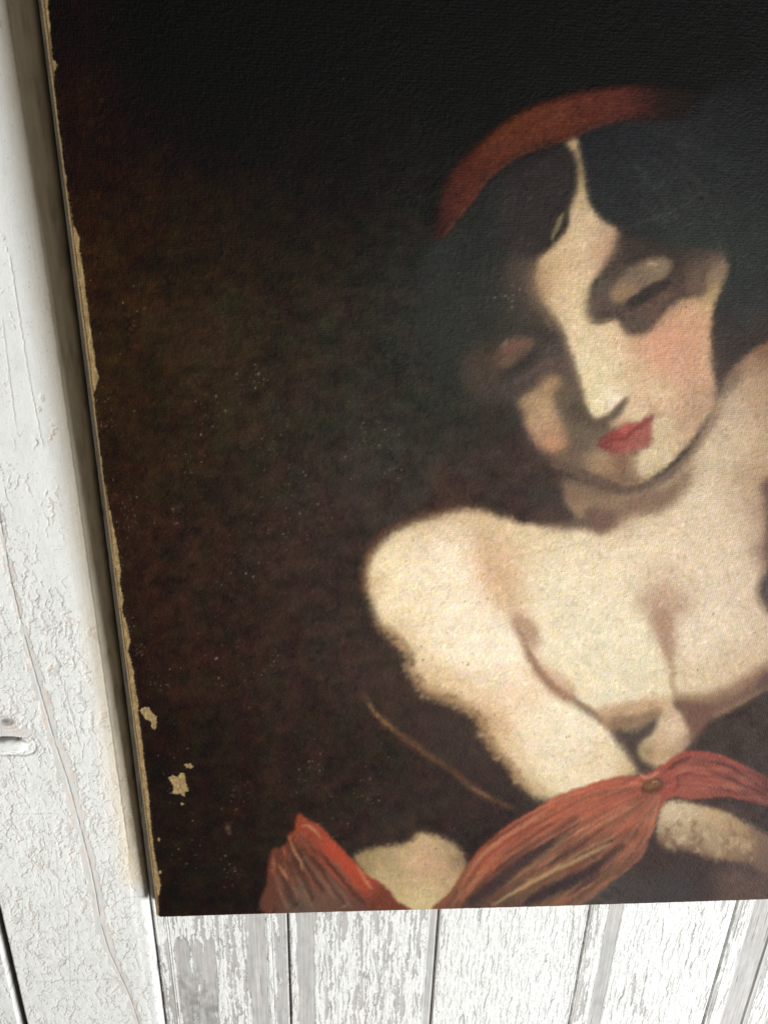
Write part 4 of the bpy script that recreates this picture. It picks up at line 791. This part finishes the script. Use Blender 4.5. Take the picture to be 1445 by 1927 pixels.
# --- stile (the wide board left of the painting)
xs1 = STILE_X
xs0 = row_x(44, 1905, 0)
CR = [(-14, 900), (2, 985), (18, 1080), (38, 1165), (58, 1240), (84, 1330), (104, 1400), (128, 1470), (140, 1515), (152, 1560), (170, 1630), (180, 1680), (190, 1740), (205, 1790), (228, 1840), (246, 1880), (262, 1930), (275, 1975)]
CW = [10, 12, 16, 18, 26, 34, 36, 40, 42, 34, 34, 38, 38, 34, 24, 26, 24, 22]
cq = np.array([board(p[0], p[1], 0)[[0, 2]] * 1000 for p in CR]); cw = np.array(CW) * 0.5
def stile_func(X, Z):
    seed = 900
    xc = np.interp(-Z, -cq[:, 1], cq[:, 0]); wd = np.interp(-Z, -cq[:, 1], cw)
    rag = fbm(X / 9, Z / 20, 5, seed, 0.6) * 1.5
    below = sstep(40, -10, Z)                       # the lower, more weathered part
    dcr = np.abs(X - xc) + 3.5 * fbm(X * 0 + 3, Z / 18, 3, 911)
    mstrip = (dcr - wd * 0.42) / 6.0 + 0.9 * rag
    n = fbm(X / 5, Z / 14, 5, seed + 1, 0.6)
    gp = np.maximum(gaps_in_paint(X, Z, 12, 30, seed + 61, 0.30, 2.6, 1.4), gaps_in_paint(Z, X, 15, 14, seed + 62, 0.2, 1.8, 1.4)) - 2.2 * (1 - sstep(120, -200, Z + 60 * fbm(X / 30, Z / 40, 2, 63)))
    m = np.minimum(mstrip, np.minimum(0.55 + 0.6 * n - 0.10 * below, -gp / 5.0))
    # knot, scuffs
    for (px, py, r, k) in ((8, 1368, 15, 1.2), (22, 1392, 13, .9), (48, 1378, 12, .8), (80, 748, 3.6, 1.3), (74, 768, 3.2, 1.2), (60, 1600, 9, .5), (75, 1630, 9, .5), (30, 1730, 9, .7), (8, 1470, 6, .5), (272, 1755, 5, .7), (250, 1700, 4, .2)):
        q = board(px, py, 0) * 1000
        m = m - k * np.exp(-(((X - q[0]) / r * 1.6) ** 2 + ((Z - q[2]) / r) ** 2))
    paint = sstep(-0.04, 0.04, m); edge = np.exp(-(m / 0.05) ** 2)
    lowf = sstep(150, -230, Z)
    wz = fbm(X / 40, Z / 50, 3, seed + 9)
    act = sstep(0.0, 0.45, wz + 0.75 * lowf - 0.02); act2 = sstep(0.1, 0.5, wz + 0.95 * lowf - 0.30)
    cA = np.maximum(crack_lines(X, Z, 11, 32, seed + 2, 0.62, 0.8, 1.3, 0.10), crack_lines(Z, X, 14, 18, seed + 3, 0.45, 0.7, 1.3, 0.12))
    cB = np.maximum(crack_lines(X, Z, 6.5, 17, seed + 5, 0.5, 0.75, 1.4, 0.13), crack_lines(Z, X, 9, 11, seed + 6, 0.32, 0.6, 1.4, 0.15))
    cB = np.maximum(cB, crack_lines(X + 0.6 * Z, Z, 16, 26, seed + 7, 0.3, 0.8, 1.3, 0.12))
    cid = hash01(np.floor(X / 9 + wz), np.floor(Z / 11 + wz * 2), seed + 13)
    xr = (xs1 - X)
    calm = 1 - sstep(44, 22, xr) * sstep(-345, -300, Z) * 0.9      # smoother paint on the side next to the painting
    lines = 0
    for (xa, za, xb, zb, s) in ((19, 480, 57, 720, 1), (57, 720, 82, 840, 1), (5, 600, 30, 800, .8), (104, 560, 118, 730, .9), (120, 1290, 150, 1400, 1), (128, 1700, 132, 1860, .7), (105, 1600, 112, 1700, .5)):
        A = board(xa, za, 0) * 1000; B = board(xb, zb, 0) * 1000
        t = np.clip((Z - A[2]) / (B[2] - A[2]), 0, 1); inside = sstep(-4, 4, A[2] - Z) * sstep(-4, 4, Z - B[2])
        lines = np.maximum(lines, s * inside * np.exp(-((X - (A[0] + t * (B[0] - A[0])) - 1.2 * fbm(X * 0 + xa, Z / 7, 3, 77)) / 0.42) ** 2))
    hl = 0
    for (py, x0p, x1p) in ((1532, 20, 110), (1847, 60, 215), (1128, 30, 80), (1180, 60, 110)):
        A = board(x0p, py, 0) * 1000; B = board(x1p, py, 0) * 1000
        hl = np.maximum(hl, sstep(A[0] - 2, A[0] + 4, X) * (1 - sstep(B[0] - 4, B[0] + 2, X)) * np.exp(-((Z - A[2] - 2.5 * fbm(X / 12, Z * 0 + py, 3, 78)) / 0.4) ** 2))
    crk = np.clip(np.maximum(np.maximum(cA * act, 0.85 * cB * act2) * calm, np.maximum(lines, hl * 0.8)), 0, 1) * paint
    grain = fbm(X / 1.3, Z / 50, 4, seed + 20, 0.65)
    spine = np.exp(-((X - xc - 0.8 * fbm(X * 0, Z / 9, 3, 915)) / 0.55) ** 2) * sstep(-0.5, 0.0, fbm(X * 0 + 5, Z / 30, 2, 916))
    H = 0.35 * fbm(X / 30, Z / 120, 2, seed + 30) + 0.12 * grain * (1 - 0.5 * paint)
    H = H + paint * (0.38 + (cid - 0.5) * 0.12 * act + 0.25 * fbm(X / 8, Z / 13, 3, seed + 33, 0.5) * (0.35 + 0.65 * lowf)) + 0.25 * np.exp(-np.clip(m, 0, 1) / 0.07) * paint - 0.5 * crk - 0.9 * spine * (1 - 0.6 * paint)
    H = H + 0.04 * fbm(X / 2.5, Z / 3, 2, seed + 35)
    # end of a painted-over strap, raised from the board
    q0 = board(-40, 1402, 0) * 1000; q1 = board(46, 1404, 0) * 1000
    ds = np.sqrt(np.clip(X - q1[0], 0, None) ** 2 + (Z - q1[2] + 1.2 * fbm(X / 9, Z / 9, 2, 921)) ** 2)
    strap = sstep(11.5, 9.5, ds); H = H + 0.2 * strap - 0.8 * np.exp(-((ds - 12.3) / 1.0) ** 2)
    # the old knot: a raised whorl
    q = board(12, 1358, 0) * 1000; rr = np.sqrt(((X - q[0]) / 18) ** 2 + ((Z - q[2]) / 12) ** 2)
    H = H - 0.9 * np.exp(-(rr / 0.35) ** 2) + 0.3 * np.sin(rr * 16) * np.exp(-rr * rr)
    H = H - 2.6 * (1 - sstep(0, 9.0, xr)) ** 1.5          # the inner edge is rounded over
    xg = 15.5 + 1.5 * (Z + 100) / 400; gv = np.exp(-((xr - xg - 0.5 * fbm(X * 0, Z / 25, 3, 970)) / 0.8) ** 2) * sstep(board(240, 1640, 0)[2] * 1000, board(240, 1560, 0)[2] * 1000, Z)
    H = H - 0.9 * gv + 0.7 * sstep(xg + 0.5, xg + 6, xr) * 0.6
    bare = mixc(BARE * 1.5, BARE2 * 1.45, 0.5 + 1.2 * fbm(X / 10, Z / 26, 3, seed + 50)) * (1 + 0.12 * grain)[..., None]
    bare = mixc(bare, srgb2lin(np.array((208, 190, 174)) / 255), 0.6 * sstep(0.05, 0.4, fbm(X / 7, Z / 16, 3, seed + 53)))
    col = mixc(bare, WHITE * (1 + 0.03 * fbm(X / 8, Z / 20, 3, seed + 52))[..., None], paint)
    col = mixc(col, DIRT * 1.2, 0.8 * np.exp(-(rr / 0.4) ** 2)); col = mixc(col, DIRT, 0.6 * np.exp(-((ds - 12.0) / 0.9) ** 2) * (Z < q1[2] + 2))
    col = mixc(col, CRACK, crk * 0.62); col = mixc(col, DIRT, spine * 0.7)
    col = mixc(col, DIRT * 1.6, edge * 0.30 * sstep(-0.3, 0.3, fbm(X / 3, Z / 5, 2, seed + 55)))
    speck = sstep(0.50, 0.60, fbm(X / 2.2, Z / 2.2, 2, seed + 57)); col = mixc(col, CRACK, speck * 0.5)
    col = mixc(col, DIRT * 1.5, 0.45 * gv * sstep(-0.3, 0.3, fbm(X * 0, Z / 12, 3, 972)))
    tone = 1 - 0.10 * sstep(-380, -700, Z) - 0.05 * sstep(0, 0.5, fbm(X / 25, Z / 40, 3, 974)); col = col * tone[..., None]
    # the painting's cast shade painted on as a tan band, with grime
    cast_shade = sstep(40, 6, xr + 5 * fbm(X / 12, Z / 60, 3, 961)) * sstep(board(260, 1680, 0)[2] * 1000 - 4, board(260, 1650, 0)[2] * 1000 + 6, Z + 4 * fbm(X / 4, Z / 8, 2, 962))
    cream = srgb2lin(np.array((214, 200, 172)) / 255)
    col = mixc(col, cream * (1 + 0.2 * fbm(X / 2.5, Z / 30, 3, 963))[..., None], cast_shade * 0.75)
    grime = cast_shade * sstep(-0.1, 0.5, fbm(X / 6, Z / 40, 4, 965)) * sstep(22, 4, xr); col = mixc(col, srgb2lin(np.array((150, 132, 112)) / 255), grime * 0.55)
    return H, np.clip(col, 0.01, 0.9).astype(np.float32)

zA = board(100, -40, 0)[2] * 1000; zB = board(100, 1950, 0)[2] * 1000
xs = np.linspace(xs0 + 1.6, xs1, int((xs1 - xs0) / 0.8))
board_mesh('stile', xs, axis_coords(zbot, ztop, 0.95, 6, zB, zA), 0.0, stile_func, door, depth=22, label='wide left board of the door with a long ragged crack of bare wood')

# --- a painted-over catch near the left edge
def build_latch():
    q = board(8, 1403, 0) * 1000; a, b_ = 27.0, 10.5
    th = np.linspace(0, 2 * math.pi, 72, endpoint=False); V = []; C = []
    rho = [0.001, 0.3, 0.55, 0.75, 0.88, 0.95, 1.0, 1.0]; hts = [5.2, 5.1, 4.9, 4.4, 3.4, 2.2, 0.8, -1.0]
    for r_, h_ in zip(rho, hts):
        cx_ = np.sign(np.cos(th)) * np.abs(np.cos(th)) ** 0.75 * a * r_ ; cz_ = np.sign(np.sin(th)) * np.abs(np.sin(th)) ** 0.85 * b_ * r_
        n_ = 0.35 * fbm(cx_ / 4, cz_ / 4, 3, 44) * (h_ > 0)
        V.append(np.stack([(q[0] + cx_) / 1000, -(h_ + n_ + 0.4) / 1000, (q[2] + cz_ + 0.9 * np.sin(cx_ / 11)) / 1000], -1))
        k_ = np.clip(0.35 * (r_ > 0.9) + 0.5 * sstep(0.05, 0.5, fbm(cx_ / 5, cz_ / 5, 3, 45)), 0, 0.8); C.append(mixc(WHITE * np.ones((72, 1)), DIRT * 1.4, k_))
    Q = [(r * 72 + i, (r + 1) * 72 + i, (r + 1) * 72 + (i + 1) % 72, r * 72 + (i + 1) % 72) for r in range(len(rho) - 1) for i in range(72)]
    add_mesh('latch', np.array(V), Q, WOOD, door, np.array(C), label='end of a metal latch thickly painted white')
build_latch()

# --- next board left of the dark gap
def side_func(X, Z):
    H, C = stile_func(X - 20, Z * 0.9 + 60)
    return H, C * np.array((0.92, 0.93, 0.93), np.float32)
xsb = row_x(44, 1905, 0) - 10.5
board_mesh('side_board', np.linspace(xsb - 90, xsb, 110), axis_coords(zbot, ztop, 0.8, 8, zB, board(0, 1650, 0)[2] * 1000), 0.001, side_func, door, depth=21, edge_round=0.2)
box('back_board', (xsb / 1000 - 0.09, 0.0235, zbot / 1000), (joints[-1] / 1000, 0.034, ztop / 1000), DARKW, door)

# ---------------------------------------------------------------- the painting
BL_PX = (294.0, 1728.0)
h0, h1 = 0.017, 0.042                          # stand-off of the picture's face from the stile, bottom and top
zb = board(*BL_PX, -h0)[2]
zt_ = board(72, 0, -h1)[2]
tilt = math.atan((h1 - h0) / (zt_ - zb))
Np = np.array((0, -math.cos(tilt), math.sin(tilt) * -1.0)); Np = np.array((0, -math.cos(tilt), -math.sin(tilt)))
P0 = np.array((0, -h0, zb))
A = on_plane(*BL_PX, P0, Np); B = on_plane(1445, 1694.5, P0, Np)
U = (B - A) / np.linalg.norm(B - A); Vv = np.cross(Np, U); Vv = Vv if Vv[2] > 0 else -Vv
_q = on_plane(72, 0, P0, Np) - A; Vv = _q / np.linalg.norm(_q)   # the old stretcher is not quite square
tl = project(A + Vv * (zt_ - zb))
print('painting: tilt', math.degrees(tilt), 'left edge top projects to', tl, 'want ~72,0', 'U', U)
PWID, PHGT = 0.94, 1.02
painting = empty('painting', tuple(float(v) for v in (A + U * PWID / 2 - Np * 0.018)), 'unframed dark oil painting of a woman with a red headband and red drapery', 'painting')

def build_picture():
    c = paint_picture(); img, hh = c.img, c.h
    us = np.concatenate([np.arange(0.0, 0.03, 0.0006), np.arange(0.03, 0.77, 0.00108), np.linspace(0.77, PWID, 40)])
    vs = [0.0]
    while vs[-1] < 0.955: vs.append(vs[-1] + 0.0013 - 0.0004 * vs[-1] / 0.955)
    vs = np.concatenate([vs, np.linspace(vs[-1] + 0.003, PHGT, 18)])
    UU, VV = np.meshgrid(us, vs)
    UD = UU + 0.0012 * np.clip(1 - VV / 0.006, 0, 1) ** 2 * np.clip(1 - UU / 0.012, 0, 1) + 0.0003 * np.clip(1 - UU / 0.01, 0, 1) * fbm(VV * 1000 / 30, VV * 0, 3, 640)
    VD = VV + (0.0007 * fbm(UU * 1000 / 14, UU * 0 + 2, 4, 641) + 0.0006 * np.sin(UU * 9)) * np.clip(1 - VV / 0.02, 0, 1) + 0.0012 * np.clip(1 - UU / 0.006, 0, 1) ** 2 * np.clip(1 - VV / 0.012, 0, 1)
    W3 = A + UD[..., None] * U + VD[..., None] * Vv
    px, py = project(W3)
    gx = (px - PX0) * PS; gy = (py - PY0) * PS
    col = bilin(img, gx, gy); H = bilin(hh[..., None], gx, gy)[..., 0] * 0.0004
    col = np.clip(col, 0.004, 0.99)
    umm = UU * 1000; vmm = VV * 1000
    # worn left margin: bare ground, then the ragged edge of the paint
    yk = [-300, 0, 60, 112, 122, 135, 200, 350, 420, 445, 470, 500, 560, 640, 690, 712, 722, 745, 850, 950, 1000, 1030, 1075, 1100, 1128, 1145, 1180, 1205, 1225, 1262, 1290, 1325, 1345, 1380, 1440, 1500, 1550, 1600, 1640, 1655, 1668, 1690, 1727, 1800]
    wk = [14, 14, 12, 11, 17, 10, 7.5, 8, 10, 17, 15, 18, 16.5, 18, 18, 22, 16, 9, 8, 11, 15, 18, 18, 13, 17, 12, 18, 20, 13, 19, 18, 21, 18, 19, 18, 19, 16, 15, 18, 20, 21, 12, 8, 8]
    wpx = np.interp(py, yk, wk)
    rag = 3.2 * fbm(umm / 2.5, vmm / 2.2, 4, 601, 0.65) + 1.5 * fbm(umm / 9, vmm / 9, 2, 602)
    ppm = 2.02
    dpx = umm * ppm
    bare = 1 - sstep(-0.7, 0.7, dpx - wpx - rag)
    CREAM = np.array((176, 152, 108)) / 255.0; CREAM2 = np.array((140, 116, 80)) / 255.0; TAUPE = np.array((150, 132, 108)) / 255.0
    nn = fbm(umm / 3, vmm / 8, 4, 603)
    ground = mixc(np.broadcast_to(CREAM, col.shape), CREAM2, 0.5 + 1.3 * nn)
    # only wear below; the lamp's falloff is evened out by E_COMP
    def pix_poly(pts, soft=0.8):
        q = np.array(pts, float); x, y = px + 1.6 * fbm(umm / 2, vmm / 2, 3, 610), py + 1.6 * fbm(umm / 2, vmm / 2, 3, 611)
        ins = np.zeros(px.shape, bool); sl = (np.abs(px - q[:, 0].mean()) < 60) & (np.abs(py - q[:, 1].mean()) < 60)
        xx, yy = x[sl], y[sl]; r = np.zeros(xx.shape, bool); j = len(q) - 1
        for i in range(len(q)):
            cnd = ((q[i, 1] > yy) != (q[j, 1] > yy)) & (xx < (q[j, 0] - q[i, 0]) * (yy - q[i, 1]) / (q[j, 1] - q[i, 1] + 1e-9) + q[i, 0]); r ^= cnd; j = i
        ins[sl] = r; return ins.astype(np.float32)
    ring = np.zeros(px.shape, np.float32)
    for pts in ([(263, 1336), (272, 1331), (281, 1332), (288, 1342), (296, 1350), (294, 1374), (286, 1371), (284, 1358), (274, 1354)],
                [(316, 1463), (326, 1459), (334, 1463), (340, 1454), (347, 1456), (350, 1473), (356, 1489), (348, 1492), (349, 1501), (339, 1494), (325, 1495), (327, 1480), (321, 1470)],
                [(347, 1439), (357, 1437), (366, 1443), (360, 1447), (352, 1444)], [(340, 1510), (345, 1509), (345, 1515), (340, 1515)], [(297, 1576), (302, 1578), (301, 1584), (297, 1583)], [(300, 1638), (305, 1639), (303, 1645), (299, 1644)]):
        bare = np.maximum(bare, pix_poly(pts)); qc = np.mean(pts, axis=0); ring = np.maximum(ring, pix_poly([tuple(qc + (np.array(q_) - qc) * 1.16) for q_ in pts]))
    col = mixc(col, np.array((10, 7, 5)) / 255.0, np.clip(ring - bare, 0, 1) * 0.7)
    ground = ground * (1 + 0.16 * np.sin(umm * 4.2) * perlin(umm / 3, vmm / 3, 633) + 0.12 * perlin(umm / 1.1, vmm / 1.1, 634))[..., None]
    col = mixc(col, ground, bare)
    H = H - 0.00055 * bare + 0.00018 * np.exp(-((dpx - wpx - rag - 1.5) / 1.6) ** 2)
    # turned edge: the folded strip left of a fine dark line
    fold = 7.0 + 0.8 * fbm(umm * 0, vmm / 12, 3, 620)
    strip = 1 - sstep(-0.6, 0.6, dpx - fold)
    col = mixc(col, mixc(np.broadcast_to(TAUPE, col.shape), CREAM, 0.4 + 0.8 * nn), strip)
    line = np.exp(-((dpx - fold) / 1.0) ** 2) * sstep(-0.3, 0.2, fbm(umm * 0 + 2, vmm / 25, 2, 622) + 0.15)
    col = mixc(col, np.array((70, 52, 30)) / 255.0, line * 0.75); H = H - 0.0005 * line
    # rounded, rubbed lower edge
    eb = 1 - sstep(1.0, 2.8, vmm + 0.5 * fbm(umm / 9, vmm, 3, 630))
    col = mixc(col, np.array((128, 108, 102)) / 255.0, eb * 0.8 * sstep(-0.5, 0.1, fbm(umm / 16, vmm * 0, 3, 631) + 0.1))
    r = 0.0035
    def rnd(d, r): return r - np.sqrt(np.clip(r * r - np.clip(r - d, 0, r) ** 2, 0, None))
    H = H - rnd(UU, r) - rnd(VV, 0.0025) - rnd(PWID - UU, r) - rnd(PHGT - VV, r)
    # corner at lower left is worn round
    lin = srgb2lin(col) * E_COMP(px, py)[..., None]  # seen light stays in the colour, lamp falloff divided out
    lin = lin - np.minimum(0.0028 * np.clip(1 - lin.mean(-1, keepdims=True) * 12, 0, 1), 0.5 * lin)      # the varnish sheen adds this much back
    V = W3 + Np * (H + 0.0004)[..., None]
    # folded sides of the canvas
    def pad(a): return np.pad(a, ((1, 1), (1, 1)) + ((0, 0),) * (a.ndim - 2), mode='edge')
    V = pad(V); lin = pad(lin)
    for sl in (np.s_[0, :], np.s_[-1, :], np.s_[:, 0], np.s_[:, -1]):
        V[sl] = V[sl] - Np * 0.0145; lin[sl] = srgb2lin(TAUPE) 
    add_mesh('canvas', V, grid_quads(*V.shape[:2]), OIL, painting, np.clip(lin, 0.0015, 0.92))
    # stretcher bars behind the canvas
    def bar(u0, u1, v0, v1):
        cs = []
        for d in (0.0052, 0.0175):
            for (u, v) in ((u0, v0), (u1, v0), (u1, v1), (u0, v1)): cs.append(A + U * u + Vv * v - Np * d)
        add_mesh('stretcher_bar', np.array(cs), [(0, 1, 2, 3), (7, 6, 5, 4), (0, 4, 5, 1), (1, 5, 6, 2), (2, 6, 7, 3), (3, 7, 4, 0)], PINE, painting, smooth=False)
    e = 0.0012; bw = 0.05
    bar(e, PWID - e, e, bw); bar(e, PWID - e, PHGT - bw, PHGT - e); bar(e, bw, bw + .0004, PHGT - bw - .0004); bar(PWID - bw, PWID - e, bw + .0004, PHGT - bw - .0004)

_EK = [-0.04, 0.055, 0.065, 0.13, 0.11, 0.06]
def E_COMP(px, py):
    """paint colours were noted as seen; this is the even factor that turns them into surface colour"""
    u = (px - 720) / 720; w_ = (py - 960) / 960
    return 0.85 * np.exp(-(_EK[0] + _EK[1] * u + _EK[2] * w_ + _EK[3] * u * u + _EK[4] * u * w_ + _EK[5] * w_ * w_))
build_picture()
